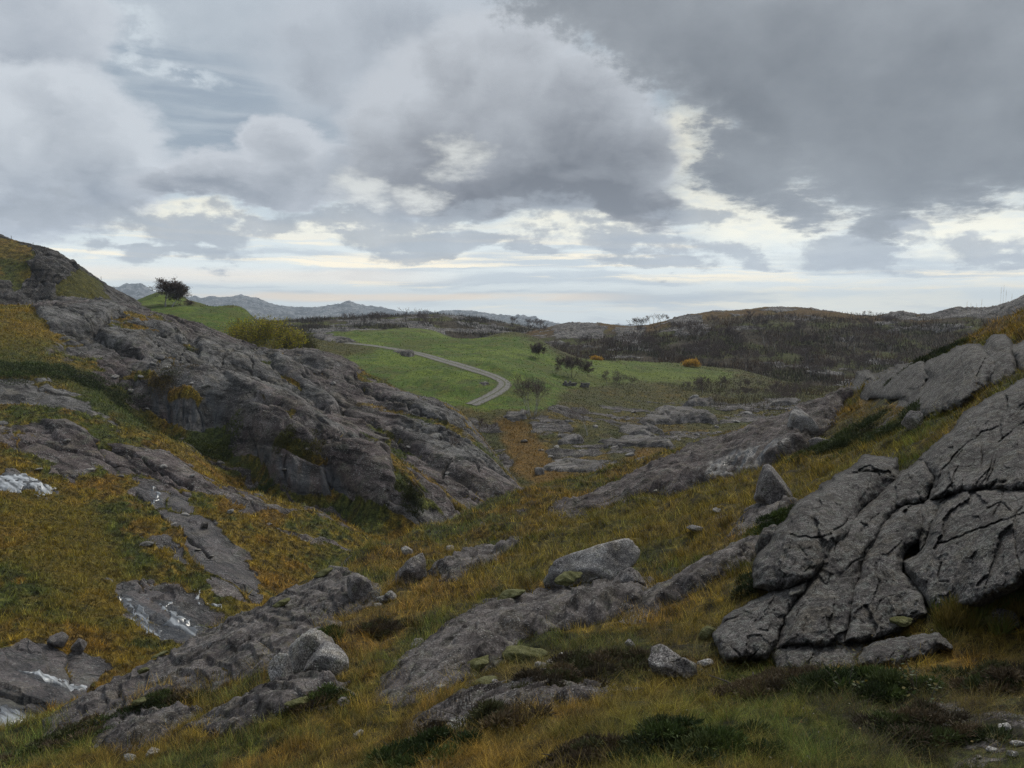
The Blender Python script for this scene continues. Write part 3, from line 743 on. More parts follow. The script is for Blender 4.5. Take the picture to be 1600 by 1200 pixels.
def aM(x, y, z, slope, px, py, info):
    x, y = x / 2.2, y / 2.2; n = fbm(x * .02, y * .02, 4, 2)
    rock = np.clip(0.62 + n * 1.6 + fbm(x * .06, y * .06, 3, 4) * 1.2 + (slope - 0.35) * 0.8, 0, 1)
    return {'rock': rock, 'tint': np.tile(HEATH * 0.9, (len(x), 1)), 'wet': np.zeros(len(x)), 'pink': np.full(len(x), 0.15), 'groove': np.zeros(len(x))}

# near hillside -----------------------------------------------------------------
F_green = [[(1180, 800), (1250, 770), (1240, 860), (1190, 860)], [(960, 1140), (1250, 1040), (1350, 1060), (1400, 1160), (1250, 1200), (960, 1200)], [(0, 1130), (90, 1120), (180, 1160), (100, 1200), (0, 1200)], [(620, 1000), (760, 930), (840, 910), (800, 930), (700, 985), (600, 1075), (480, 1110), (580, 1060)], [(1380, 660), (1480, 650), (1440, 700), (1340, 740), (1280, 760)]]
F_orange = [[(520, 985), (640, 930), (720, 860), (760, 830), (700, 930), (640, 980), (600, 1020), (540, 1030)], [(640, 1200), (760, 1150), (900, 1090), (940, 1110), (860, 1160), (800, 1200)], [(1290, 640), (1340, 620), (1400, 640), (1330, 660), (1290, 680)], [(200, 1085), (300, 1075), (290, 1105), (210, 1110)], [(1560, 510), (1600, 495), (1700, 470), (1700, 530), (1560, 540)], [(1000, 965), (1060, 930), (1080, 950), (1020, 1000)]]
F_gold = [[(760, 905), (880, 800), (1080, 760), (1190, 730), (1190, 800), (1080, 850), (900, 870), (800, 920)], [(1060, 960), (1160, 900), (1190, 940), (1100, 1000)], [(1220, 720), (1300, 690), (1400, 690), (1330, 740), (1240, 780)], [(900, 1130), (1000, 1070), (1060, 1080), (1000, 1150), (900, 1200)]]
F_dark = [[(960, 1000), (1100, 990), (1200, 1020), (1100, 1060), (960, 1060), (840, 1060), (760, 1080), (800, 1030)], [(1220, 1060), (1500, 1050), (1600, 1020), (1700, 1010), (1700, 1200), (1380, 1200)], [(1250, 670), (1380, 640), (1420, 680), (1300, 700)], [(520, 960), (600, 940), (640, 905), (620, 950), (560, 985)], [(620, 1170), (760, 1060), (900, 1020), (960, 1060), (800, 1100), (700, 1150)]]
def F_tint(x, y, px, py):
    c = turf_tint(x, y, 0.55, 700)
    wx = px + fbm(x * .9, y * .9, 3, 2) * 40; wy = py + fbm(x * .9, y * .9, 3, 5) * 25
    sp = 0.55 + 0.45 * sstep(-0.25, 0.2, fbm(x * 1.3, y * 1.3, 4, 31))
    c = mixc(c, np.array((0.066, 0.092, 0.018)), poly_mask(wx, wy, F_green, 22) * 0.75 * sp)
    c = mixc(c, np.array((0.135, 0.108, 0.020)), poly_mask(wx, wy, F_gold, 22) * 0.75 * sp)
    c = mixc(c, np.array((0.175, 0.105, 0.022)), poly_mask(wx, wy, F_orange, 22) * 0.85 * sp)
    c = mixc(c, np.array((0.070, 0.060, 0.026)), poly_mask(wx, wy, F_dark, 20) * 0.65 * sp)
    v = 1 + 1.3 * fbm(x * 1.6, y * 1.6, 3, 41) + 1.5 * fbm(x * 4.5, y * 4.5, 2, 42)
    return c * np.clip(v, 0.35, 2.0)[:, None]
def aF(x, y, z, slope, px, py, info):
    c = F_tint(x, y, px, py) * 0.55
    rock = np.clip(sstep(0.30, 0.42, fbm(x * .5, y * .5, 4, 77)) * 0.6 + poly_mask(px, py, [[(1500, 1130), (1640, 1110), (1700, 1200), (1480, 1210)]], 15) * (0.4 + fbm(x * 3, y * 3, 3, 8)), 0, 1)
    return {'rock': rock, 'tint': c, 'wet': np.zeros(len(x)), 'pink': np.full(len(x), 0.5), 'groove': np.zeros(len(x))}
# ---------------------------------------------------------------- materials
def new_mat(name):
    m = bpy.data.materials.new(name); m.use_nodes = True
    t = m.node_tree; t.nodes.clear()
    o = t.nodes.new('ShaderNodeOutputMaterial'); b = t.nodes.new('ShaderNodeBsdfPrincipled')
    t.links.new(b.outputs[0], o.inputs[0]); b.inputs['Specular IOR Level'].default_value = 0.3
    return m, NT(t), b

def obj_coord(N):
    g = N.n.new('ShaderNodeNewGeometry'); return E(N, g.outputs['Position'])

def bump(N, b, h, strength, dist):
    nd = N.n.new('ShaderNodeBump'); nd.inputs['Strength'].default_value = strength; nd.inputs['Distance'].default_value = dist
    N.link(h, nd.inputs['Height']); N.l.new(nd.outputs[0], b.inputs['Normal'])

def rock_nodes(N, P, k, light, pinkf, ang=None, mott=1.0, grain=1.0, lich=0.0):
    """k: features per metre. returns colour, height, crack. Grey gneiss: mottled, foliated, crusted with dark and pale lichen"""
    L_ = light; m2 = mott * (0.6 if ang is not None else 1.0)
    w = N.vm('ADD', P, N.vm('SCALE', N.vm('SUBTRACT', N.noise(P, 0.7 * k, 4, 0.6, col=True), (0.5, 0.5, 0.5)), scale=0.9 / k))
    n1 = N.noise(P, 0.30 * k, 5, 0.6); n2 = N.noise(w, 2.2 * k, 6, 0.66); n3 = N.noise(P, 11 * k, 4, 0.72)
    base = N.mix(N.ss(0.38, 0.62, n1), (0.080 * L_, 0.076 * L_, 0.075 * L_, 1), (0.155 * L_, 0.150 * L_, 0.145 * L_, 1))
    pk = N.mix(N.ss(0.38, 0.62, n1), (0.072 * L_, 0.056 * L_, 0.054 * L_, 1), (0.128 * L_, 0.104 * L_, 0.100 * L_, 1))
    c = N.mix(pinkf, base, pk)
    c = N.mix(N.ss(0.50, 0.64, N.noise(P, 0.55 * k + 0.01, 5, 0.6)) * 0.55, c, (0.135 * L_, 0.118 * L_, 0.090 * L_, 1))    # brown weathering
    c = N.mix(N.ss(0.54, 0.66, N.noise(w, 0.8 * k + 0.013, 5, 0.65)) * 0.5, c, (0.105 * L_, 0.112 * L_, 0.082 * L_, 1))    # green-grey film
    c = N.mix(1.0, c, N.ramp(n2, [(0.38, (1 - .50 * m2,) * 3), (0.50, (1.0, 1.0, 1.0)), (0.62, (1 + .55 * m2,) * 3)]), 'MULTIPLY')
    fol = None
    if ang is not None:
        x, y, z = N.xyz(w); c_, s_ = math.cos(ang), math.sin(ang)
        u = x * c_ + y * s_; v = y * c_ - x * s_
        fol = N.noise(N.comb(u * (0.16 * k), v * (1.5 * k), z * (1.9 * k)), 1.0, 6, 0.66)
        c = N.mix(1.0, c, N.ramp(fol, [(0.38, (1.3, 1.3, 1.3)), (0.49, (1.0, 1.0, 1.0)), (0.56, (0.58, 0.575, 0.57)), (0.63, (0.32, 0.31, 0.305))]), 'MULTIPLY')
    c = N.mix(N.ss(0.545, 0.63, N.noise(w, 1.15 * k, 7, 0.70)) * (0.7 * mott), c, (0.036 * L_, 0.034 * L_, 0.033 * L_, 1))       # dark crust
    c = N.mix(N.ss(0.56, 0.62, N.noise(w, 4.5 * k, 5, 0.7)) * N.ss(0.44, 0.56, n1) * 0.75, c, (0.25 * L_, 0.25 * L_, 0.24 * L_, 1))   # grey lichen
    spm = N.ss(0.22, 0.12, N.voro(w, 6.0 * k)) * N.ss(0.52, 0.60, N.noise(P, 1.6 * k, 3, 0.6))
    c = N.mix(spm * 0.8, c, (0.40 * L_, 0.40 * L_, 0.375 * L_, 1))           # pale lichen spots
    if lich:
        c = N.mix(N.ss(0.52, 0.58, N.noise(w, 1.9 * k, 6, 0.68)) * lich, c, (0.20 * L_, 0.205 * L_, 0.19 * L_, 1))
        c = N.mix(N.ss(0.57, 0.62, N.noise(w, 0.9 * k + 0.07, 6, 0.66)) * lich, c, (0.030, 0.027, 0.024, 1))
    sp2 = N.ss(0.30, 0.16, N.voro(P, 13.0 * k)) * N.ss(0.47, 0.57, N.noise(w, 1.1 * k, 4, 0.65))
    c = N.mix(sp2 * 0.9, c, (0.42 * L_, 0.42 * L_, 0.40 * L_, 1))          # fine pale specks
    c = N.mix(1.0, c, N.ramp(n3, [(0.40, (1 - .62 * grain,) * 3), (0.5, (1.0, 1.0, 1.0)), (0.60, (1 + .75 * grain,) * 3)]), 'MULTIPLY')
    ck = N.voro(w, 0.42 * k, 'DISTANCE_TO_EDGE')
    crack = N.ss(0.020, 0.003, ck) * N.ss(0.54, 0.62, N.noise(P, 0.5 * k, 3, 0.5))
    h = n2 * 0.55 + n3 * 0.30 + n1 * 0.3 - crack * 0.5
    if fol is not None: h = h - N.ss(0.5, 0.66, fol) * 0.30
    return c, h, crack

def terrain_mat(name, k, gk, light=1.0, gbump=0.25, rbump=0.40, ang=None, mott=1.0, grain=1.0):
    m, N, b = new_mat(name)
    P = obj_coord(N)
    rk = N.attr('rock'); tint = N.attr('tint', 'Vector'); wet = N.attr('wet'); pink = N.attr('pink'); gr = N.attr('groove')
    rc, rh, crack = rock_nodes(N, P, k, light, pink, ang, mott, grain)
    rc = N.mix(N.m('MAXIMUM', crack * 0.75, N.ss(0.25, 0.9, gr) * 0.85), rc, (0.022, 0.020, 0.018, 1))
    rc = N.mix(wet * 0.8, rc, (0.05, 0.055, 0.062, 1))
    g1 = N.noise(P, 0.8 * gk, 6, 0.7); g2 = N.noise(P, 4.0 * gk, 5, 0.75)
    gc = N.mix(1.0, tint, N.ramp(g2, [(0.36, (0.30, 0.32, 0.30)), (0.50, (0.95, 0.95, 0.95)), (0.64, (1.9, 1.8, 1.6))]), 'MULTIPLY')
    gc = N.mix(1.0, gc, N.ramp(g1, [(0.3, (0.62, 0.68, 0.66)), (0.7, (1.35, 1.28, 1.15))]), 'MULTIPLY')
    f = N.ss(0.40, 0.60, rk + (g1 - 0.5) * 0.55 + (g2 - 0.5) * 0.35)
    N.link(N.mix(f, gc, rc), b.inputs['Base Color'])
    N.link(N.m('SUBTRACT', 0.93, f * wet * 0.75), b.inputs['Roughness'])
    h = rh * f * rbump + (g1 * 0.6 + g2 * 0.5) * (1 - f) * gbump
    bump(N, b, h, 0.9, 1.0 / k)
    return m

def rock_mat(name, k, light=1.0, pink=0.3, ang=None, mott=1.0, bd=0.22, grain=1.0, lich=0.0):
    m, N, b = new_mat(name)
    P = obj_coord(N)
    c, h, crack = rock_nodes(N, P, k, light, pink, ang, mott, grain, lich)
    gr = N.attr('groove')
    c = N.mix(N.m('MAXIMUM', crack * 0.6, N.ss(0.35, 0.95, gr) * 0.6), c, (0.020, 0.018, 0.016, 1))
    wet = N.attr('wet')
    c = N.mix(wet * 0.85, c, (0.045, 0.05, 0.056, 1))
    N.link(c, b.inputs['Base Color']); N.link(N.m('SUBTRACT', 0.9, wet * 0.65), b.inputs['Roughness'])
    bump(N, b, h, 1.0, bd / k)
    return m

M_near = terrain_mat('near_turf', 3.0, 3.0, 0.9)
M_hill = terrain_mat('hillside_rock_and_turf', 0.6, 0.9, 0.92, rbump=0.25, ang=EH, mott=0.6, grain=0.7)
M_upper = terrain_mat('upper_hill_rock', 0.45, 0.7, 0.72, rbump=0.5, ang=0.05, mott=0.7, grain=0.7)
M_field = terrain_mat('field_and_moor', 0.55, 1.0, 0.9, 0.12, ang=0.1, mott=0.7)
M_far = terrain_mat('far_rock_and_heath', 0.22, 0.4, 1.0)
M_mount = terrain_mat('mountain_rock', 0.02, 0.05, 1.7)
# ---------------------------------------------------------------- build the ground
def hit(px, py, zf=zF, y0=5.5, y1=84, n=900):
    """where the ray through a photo pixel meets a heightfield (or passes closest)"""
    px = np.atleast_1d(np.asarray(px, float)); py = np.atleast_1d(np.asarray(py, float))
    r = ray(px, py)
    Y = np.exp(np.linspace(math.log(y0), math.log(y1), n))
    out = np.zeros((len(px), 3))
    X = r[:, 0:1] * Y[None]; Z = r[:, 2:3] * Y[None]
    zf_ = zf(X.ravel(), np.broadcast_to(Y[None], X.shape).ravel())
    if isinstance(zf_, tuple): zf_ = zf_[0]
    G = Z - zf_.reshape(X.shape)
    for k in range(len(px)):
        i = np.where(G[k] <= 0)[0]
        i = i[0] if len(i) else int(np.argmin(G[k]))
        if i > 0 and G[k][i] <= 0:
            t = G[k][i - 1] / (G[k][i - 1] - G[k][i] + 1e-12); y = Y[i - 1] + t * (Y[i] - Y[i - 1])
        else: y = Y[i]
        out[k] = r[k] * y
    out[:, 2] = zf_at(zf, out)
    return out
def zf_at(zf, P):
    z = zf(P[:, 0], P[:, 1])
    return z[0] if isinstance(z, tuple) else z


# centre line of the track, densified on the ground
_r = hit([p[0] for p in ROAD_PX], [p[1] for p in ROAD_PX], zV0, 130, 330, 1500)
def smooth_line(P, n):
    t = np.arange(len(P)); tt = np.linspace(0, len(P) - 1, n); out = []
    for k in range(P.shape[1]):
        m = np.gradient(P[:, k]); i = np.minimum(tt.astype(int), len(P) - 2); f = tt - i
        h00 = 2 * f ** 3 - 3 * f ** 2 + 1; h10 = f ** 3 - 2 * f ** 2 + f; h01 = -2 * f ** 3 + 3 * f ** 2; h11 = f ** 3 - f ** 2
        out.append(h00 * P[i, k] + h10 * m[i] + h01 * P[i + 1, k] + h11 * m[i + 1])
    return np.stack(out, 1)
road_c = smooth_line(_r[:, :2], 160)
ROAD_Y.extend([tuple(p) for p in road_c[::4]])
q = 1.0
patch('near_hillside', -0.80, 0.80, 5.2, 85, int(1300 * q), int(680 * q), zF, aF, M_near)
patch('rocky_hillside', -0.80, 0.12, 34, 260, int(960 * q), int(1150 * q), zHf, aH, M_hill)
patch('upper_hill', -0.80, -0.28, 172, 330, int(480 * q), int(420 * q), zUf, aU, M_upper)
patch('valley', -0.62, 0.62, 100, 430, int(1100 * q), int(560 * q), zVf, aV, M_field)
patch('wooded_hill', -0.20, 0.85, 270, 720, int(800 * q), int(360 * q), zWf, aW, M_far)
patch('dark_ridge', -0.50, 0.20, 390, 900, int(620 * q), int(260 * q), zBf, aB, M_far)
patch('mountains', -0.80, 0.40, 4730, 10100, int(1100 * q), int(260 * q), zMf, aM, M_mount)
# the ground that carries it all to the horizon
n = 120
gs = np.linspace(-1, 1, n); gx, gy = np.meshgrid(np.sign(gs) * np.abs(gs) ** 2.6 * 10300, np.sign(gs) * np.abs(gs) ** 2.6 * 10300, indexing='ij')
gz = -31 + fbm(gx * 0.002, gy * 0.002, 4, 3) * 6 - np.clip((np.hypot(gx, gy) - 400) / 1000, 0, 1) * 8
gz = np.where(np.hypot(gx, gy) < 60, -34, gz)
nn = gx.size
o = mesh_from('ground', np.stack([gx.ravel(), gy.ravel(), gz.ravel()], 1), grid_faces(n, n), M_far,
          {'rock': np.full(nn, 0.25), 'tint': np.tile(HEATH, (nn, 1)), 'wet': np.zeros(nn), 'pink': np.zeros(nn), 'groove': np.zeros(nn)})
tag(o, kind='structure')

# gravel track: two worn ruts with a grassy crown, feathered verges
m, N, b = new_mat('gravel_track')
P_ = obj_coord(N); ac = N.attr('across')
n1 = N.noise(P_, 1.2, 6, 0.7); n2 = N.noise(P_, 9.0, 4, 0.7)
gcol = N.mix(N.ss(0.3, 0.7, n2), (0.14, 0.133, 0.125, 1), (0.30, 0.29, 0.27, 1))
gcol = N.mix(N.ss(0.62, 0.40, n1) * 0.4, gcol, (0.10, 0.095, 0.085, 1))
gr_ = N.m('MAXIMUM', N.ss(0.20, 0.05, N.m('ABSOLUTE', ac) + (n1 - 0.5) * 0.3) * 0.75, N.ss(0.72, 0.92, N.m('ABSOLUTE', ac) + (n1 - 0.5) * 1.1))
gcol = N.mix(gr_, gcol, (0.075, 0.085, 0.024, 1))
N.link(gcol, b.inputs['Base Color']); b.inputs['Roughness'].default_value = 0.95
bump(N, b, n2 * 0.5 + n1 * 0.5, 0.5, 0.2)
tn = np.gradient(road_c, axis=0); tn /= np.linalg.norm(tn, axis=1)[:, None]; nn_ = np.stack([-tn[:, 1], tn[:, 0]], 1)
ac_ = np.linspace(-1, 1, 13)
RX = road_c[:, None, :] + nn_[:, None, :] * (ac_[None, :, None] * 1.75)
rx, ry = RX[..., 0].ravel(), RX[..., 1].ravel(); aa = np.tile(ac_, len(road_c))
rz = zV0(rx, ry) + 0.16 - 0.10 * np.abs(aa) ** 3 - 0.05 * np.exp(-((np.abs(aa) - 0.45) / 0.2) ** 2)
tag(mesh_from('track', np.stack([rx, ry, rz], 1), grid_faces(len(road_c), 13), m, {'across': aa}), kind='structure')
# ---------------------------------------------------------------- rocks of the near hillside
M_slab = rock_mat('slab_rock', 2.4, 0.78, 0.55, 1.0, 0.7, 0.11, 0.7)
M_slab_rim = rock_mat('rim_slab_rock', 1.8, 0.72, 0.95, 0.40, 0.7, 0.16, 0.8)
M_outcrop = rock_mat('outcrop_rock', 3.2, 0.60, 0.35, None, 1.0, 0.18, 1.0, 0.75)
M_pale = rock_mat('pale_boulder_rock', 3.4, 1.7, 0.05, None, 0.35)
M_grey = rock_mat('grey_boulder_rock', 3.0, 1.3, 0.3, None, 0.55)
M_midrock = rock_mat('valley_rock', 0.8, 1.0, 0.3, 0.1, 0.6, 0.15, 0.7)

COVER = []           # plan outlines of rocks: no turf there

def dense(poly, step=14):
    out = []
    for (ax, ay), (bx, by) in zip(poly, list(poly[1:]) + [poly[0]]):
        n = max(1, int(math.hypot(bx - ax, by - ay) / step))
        for k in range(n): out.append((ax + (bx - ax) * k / n, ay + (by - ay) * k / n))
    return out

def dome_prof(d, w):
    t = np.clip(d / w, 0, 1)
    return np.sqrt(np.clip(1 - (1 - t) ** 2, 0, 1))

def slab(name, poly_px, label, cat='rock slab', h=0.35, w=0.9, mat=None, seed=1, zf=zF, y1=84, wetpoly=None, res=1.5, cracks=(), group=None, rough=1.0, y0=5.5, grow=0.30, taper=1.0):
    """a sheet of bedrock swelling out of the ground: outline on the ground in plan, rounded rim, foliated top"""
    P = hit([p[0] for p in dense(poly_px)], [p[1] for p in dense(poly_px)], zf, y0, y1)
    poly = [(a, b) for a, b in P[:, :2]]
    dm = P[:, 1].min()
    # grid in (s, ln y): fine where it is near
    s0, s1 = (P[:, 0] / P[:, 1]).min() - 0.022, (P[:, 0] / P[:, 1]).max() + 0.022
    nc = int(np.clip((s1 - s0) * F_PX / res, 14, 800)); l0, l1 = math.log(P[:, 1].min() * 0.965), math.log(P[:, 1].max() * 1.035)
    nr = int(np.clip((l1 - l0) / 0.0035, 14, 500))
    S_, L_ = np.meshgrid(np.linspace(s0, s1, nc), np.linspace(l0, l1, nr)); Y = np.exp(L_).ravel(); X = (S_ * np.exp(L_)).ravel()
    sc = dm / 25.0
    wx = X + fbm(X * 0.9 / sc, Y * 0.9 / sc, 4, seed) * 0.5 * sc; wy = Y + fbm(X * 0.9 / sc, Y * 0.9 / sc, 4, seed + 9) * 0.7 * sc
    sd = sdf(wx, wy, poly) + grow * sc + fbm(X * 3.2 / sc, Y * 3.2 / sc, 3, seed + 33) * 0.22 * sc
    z = zf(X, Y); z = z[0] if isinstance(z, tuple) else z
    t_ = np.clip(sd / (w * 0.7), 0, 1); pr = 1 - (1 - t_) ** 2.2
    # foliation runs along the long side of the outline
    A = np.array(poly); A = A - A.mean(0); ev, evec = np.linalg.eigh(A.T @ A); ax = evec[:, 1]
    u = X * ax[0] + Y * ax[1]; v = -X * ax[1] + Y * ax[0]
    fol = fbm(u * 0.35 / sc, v * 2.6 / sc, 5, seed + 20, 0.55) * 0.22 + fbm(u * 1.0 / sc, v * 1.0 / sc, 5, seed + 21) * 0.06
    t = v / (1.1 * sc) + fbm(u * 0.15 / sc, v * 0.4 / sc, 3, seed + 2) * 1.8; fr = t - np.floor(t)
    step = np.where(fr < 0.94, fr / 0.94, (1 - fr) / 0.06)
    e, cid = voronoi(u / (3.6 * sc) + fbm(X / sc, Y / sc, 3, 5) * 0.25, v / (1.5 * sc) + fbm(X / sc, Y / sc, 3, 6) * 0.25, seed + 3)[1:]
    gr = (1 - sstep(0.0, 0.045, e)) * sstep(0.05, 0.25, fbm(u * .5 / sc, v * .5 / sc, 3, seed + 44)) * 0.8
    for c in cracks:
        Pc = hit([a for a, b in c], [b for a, b in c], zf, y0, y1)[:, :2]
        gr = np.maximum(gr, 1 - sstep(0.0, 0.06 * sc + 0.01, seg_dist(wx, wy, [tuple(k) for k in Pc])))
    fa = facets(u / (3.0 * sc) + fbm(X / sc, Y / sc, 3, seed) * .3, v / (1.2 * sc) + fbm(X / sc, Y / sc, 3, seed + 1) * .3, seed + 80)[0] * 0.06 + facets(u / (0.9 * sc), v / (0.45 * sc), seed + 81)[0] * 0.03
    fol = fol * 0.55 + fa
    zs = fbm(X * 0.35 / sc, Y * 0.35 / sc, 3, seed + 60) * 0.08 * sc * rough
    dn = np.array([0.80, -0.60]); q_ = X * dn[0] + Y * dn[1]; pq = np.array(poly) @ dn
    qv = (q_ - (pq.min() * 0.5 + pq.max() * 0.5)) / (pq.max() - pq.min() + 1e-6) + 0.5
    hh_ = h * (0.55 + 0.7 * sstep(0.2, 0.9, qv))
    pu = np.array(poly) @ ax; un = (u - pu.min()) / (pu.max() - pu.min() + 1e-6)
    hh_ = hh_ * (0.22 + 0.78 * sstep(0.0, 0.32, un) * sstep(1.0, 0.66, un)) * taper + hh_ * (1 - taper)
    zz = z + hh_ * pr + zs * sstep(0, w, sd) + (fol + (step - 0.5) * 0.17 + (cid - 0.5) * 0.08) * sc * rough * sstep(0, 0.5 * w, sd) - gr * 0.14 * sc * sstep(0, 0.3 * w, sd)
    zz = np.where(sd < 0, z + np.maximum(sd * 2.5, -1.2) - 0.02, zz)
    keep = (sd > -0.35 * sc - 0.1).reshape(nr, nc)
    kf = keep[:-1, :-1] & keep[1:, :-1] & keep[:-1, 1:] & keep[1:, 1:]
    V = np.stack([X, Y, zz], 1)
    wet = np.zeros(len(X))
    if wetpoly:
        px, py = proj(V); wet = poly_mask(px + fbm(X * 2, Y * 2, 3, 4) * 10, py + fbm(X * 2, Y * 2, 3, 7) * 6, wetpoly, 6) * sstep(-0.25, 0.15, fbm(u * .4, v * 3, 3, 8))
    V, Fc, at_ = compact(V, grid_faces(nr, nc, kf), {'groove': gr, 'wet': wet})
    org = V.mean(0); V = V - org
    o = mesh_from(name, V, Fc, mat or M_slab, at_); o.location = org
    COVER.append(poly)
    return tag(o, label, cat, group)

def facet_rock(name, c, size, label, cat='boulder', mat=None, seed=1, nplanes=11, rot=0.0, sub=5, group=None, soft=9.0, rough=1.0):
    """loose boulder: rounded polyhedron with worn edges, pits and cracks"""
    r = np.random.default_rng(seed)
    bm = bmesh.new(); bmesh.ops.create_icosphere(bm, subdivisions=sub, radius=1.0)
    D_ = np.array([v.co[:] for v in bm.verts]); Fc = np.array([[v.index for v in f.verts] for f in bm.faces]); bm.free()
    gi = np.arange(nplanes) + 0.5; ph = np.arccos(1 - 2 * gi / nplanes); th = pi * (1 + 5 ** 0.5) * gi + r.uniform(0, 6)
    nrm = np.stack([np.cos(th) * np.sin(ph), np.sin(th) * np.sin(ph), np.cos(ph)], 1) + r.normal(size=(nplanes, 3)) * 0.30; nrm /= np.linalg.norm(nrm, axis=1)[:, None]; off = r.uniform(0.55, 1.0, nplanes)
    q_ = np.maximum(D_ @ nrm.T, 1e-3) / off[None]
    rad = 1.0 / (np.sum(q_ ** (soft * 2.2), 1) + 0.02) ** (1.0 / (soft * 2.2))
    V = D_ * rad[:, None]
    o3 = r.uniform(0, 50, 3); d3 = V * 1.0
    n = fbm(d3[:, 0] * 2 + o3[0] + d3[:, 2] * 1.3, d3[:, 1] * 2 + o3[1] - d3[:, 2] * 1.1, 5, seed) * 0.12 + fbm(d3[:, 0] * 7 + d3[:, 2] * 5, d3[:, 1] * 7 - d3[:, 2] * 4 + o3[2], 4, seed + 2) * 0.035
    e = voronoi(d3[:, 0] * 1.3 + d3[:, 2] * 0.8 + o3[0], d3[:, 1] * 1.3 - d3[:, 2] * 0.9 + o3[1], seed)[1]
    gr = (1 - sstep(0, 0.04, e)) * sstep(0.0, 0.25, fbm(d3[:, 0] + o3[2], d3[:, 1] + d3[:, 2], 3, seed))
    V = V * (1 + (n - gr * 0.05) * rough)[:, None]
    V = V / np.abs(V).max(0)[None] * np.array(size)[None] * 0.5
    ca, sa = math.cos(rot), math.sin(rot)
    V = np.stack([V[:, 0] * ca - V[:, 2] * sa, V[:, 1], V[:, 0] * sa + V[:, 2] * ca], 1)      # rolled about the line of sight
    o = mesh_from(name, V, Fc, mat or M_pale, {'groove': gr, 'wet': np.zeros(len(V))})
    o.location = [float(t) for t in c]
    return tag(o, label, cat, group)

def boulder_px(name, px, py, wpx, hpx, label, zf=zF, sink=0.4, depth=1.0, y1=84, cover=True, y0=5.5, **kw):
    """boulder whose foot stands on the ground at photo pixel (px,py) and that looks wpx by hpx there"""
    p = hit(px, py, zf, y0, y1)[0]; m = p[1] / F_PX
    w, h = wpx * m, hpx * m
    c = p + np.array([0, w * depth * 0.35, h * (0.5 - sink * 0.5)])
    if cover: COVER.append([(c[0] + 0.36 * w * math.cos(a), c[1] + 0.36 * w * depth * math.sin(a)) for a in np.linspace(0, 2 * pi, 12, endpoint=False)])
    return facet_rock(name, c, (w, w * depth, h * (1 + sink)), label, **kw)

# --- the sheets of bedrock
slab('rock_slab', [(105, 1112), (180, 1070), (250, 1035), (310, 1005), (370, 975), (440, 940), (510, 905), (545, 900), (575, 925), (560, 950), (520, 965), (490, 1000), (440, 1030), (390, 1050), (340, 1072), (300, 1068), (215, 1092), (150, 1130), (95, 1142)],
     'long dark slab of bedrock running down the left edge of the near slope', h=0.5, w=1.5, seed=3, grow=0.6, cracks=[[(440, 950), (480, 960), (530, 962)], [(250, 1040), (330, 1020), (420, 1010)], [(340, 985), (420, 985), (470, 990)]])
slab('rock_slab', [(150, 1140), (200, 1112), (270, 1104), (292, 1125), (250, 1158), (180, 1172), (150, 1160)], 'short dark slab in the grass just below the long left slab', h=0.3, w=0.9, seed=5)
slab('rock_slab', [(300, 1130), (380, 1092), (430, 1070), (500, 1068), (545, 1085), (500, 1105), (430, 1115), (350, 1145)], 'low slab of rock with stones lying on it, beneath the cluster of pale boulders', h=0.3, w=0.7, seed=6)
slab('rock_slab', [(598, 1085), (640, 1032), (690, 990), (745, 955), (800, 932), (850, 922), (900, 920), (955, 900), (1005, 905), (1000, 935), (960, 962), (900, 975), (830, 988), (775, 1003), (790, 1030), (720, 1062), (640, 1096)],
     'broad lichen spotted slab in the middle of the near slope, with mossy cushions on it', h=0.36, w=1.3, seed=7, grow=0.5, cracks=[[(745, 1015), (742, 1000)], [(690, 1000), (760, 975), (830, 970)]])
slab('rock_slab', [(972, 965), (1010, 932), (1080, 893), (1140, 855), (1180, 838), (1192, 852), (1160, 880), (1110, 908), (1045, 945), (985, 973)], 'narrow reddish slab between the middle slab and the great outcrop', h=0.36, w=0.9, seed=8)
slab('rock_slab', [(682, 900), (715, 876), (760, 855), (800, 842), (788, 862), (758, 884), (712, 904)], 'small dark slab alone in orange grass above the middle slab', h=0.4, w=0.7, seed=9)
slab('rock_slab', [(866, 797), (915, 776), (969, 754), (1015, 730), (1062, 707), (1100, 692), (1137, 680), (1185, 663), (1231, 647), (1280, 626), (1318, 609), (1326, 618), (1290, 650), (1278, 678), (1235, 706), (1175, 733), (1110, 750), (1062, 763), (987, 775), (930, 794), (888, 808)], 'long dark wet slab along the far rim of the slope, with the pale smooth boulder on it', h=0.55, w=1.6, seed=10, mat=M_slab_rim, rough=0.7,
     wetpoly=[[(1090, 735), (1140, 705), (1240, 680), (1235, 705), (1170, 735), (1100, 748)]])
slab('rock_slab', [(640, 1130), (720, 1085), (820, 1060), (900, 1062), (960, 1075), (900, 1098), (800, 1110), (700, 1150)], 'broken dark ledge with heather below the middle slab', h=0.12, w=0.6, seed=12, rough=1.3)
slab('rock_slab', [(1155, 822), (1180, 800), (1215, 785), (1232, 800), (1200, 822), (1165, 835)], 'small slab showing between green juniper and the rounded boulder', h=0.3, w=0.6, seed=13)

# --- the great outcrop on the right: joint blocks that fit together
out_pts = [(1210, 1015, 13.9), (1330, 1010, 13.4), (1600, 925, 12.4), (1720, 900, 11.8), (1180, 915, 16.2), (1250, 790, 18.6), (1350, 715, 21.5), (1440, 720, 20.3), (1440, 860, 16.0), (1500, 765, 17.6), (1600, 765, 16.0), (1600, 595, 22), (1500, 660, 21.2), (1740, 555, 22), (1115, 1005, 14.6), (1740, 765, 15.2), (1330, 880, 16.2), (1480, 1010, 12.9)]
_a = np.array(out_pts)
outD = TPS(_a[:, 0] / 100, _a[:, 1] / 100, _a[:, 2], 0.02)

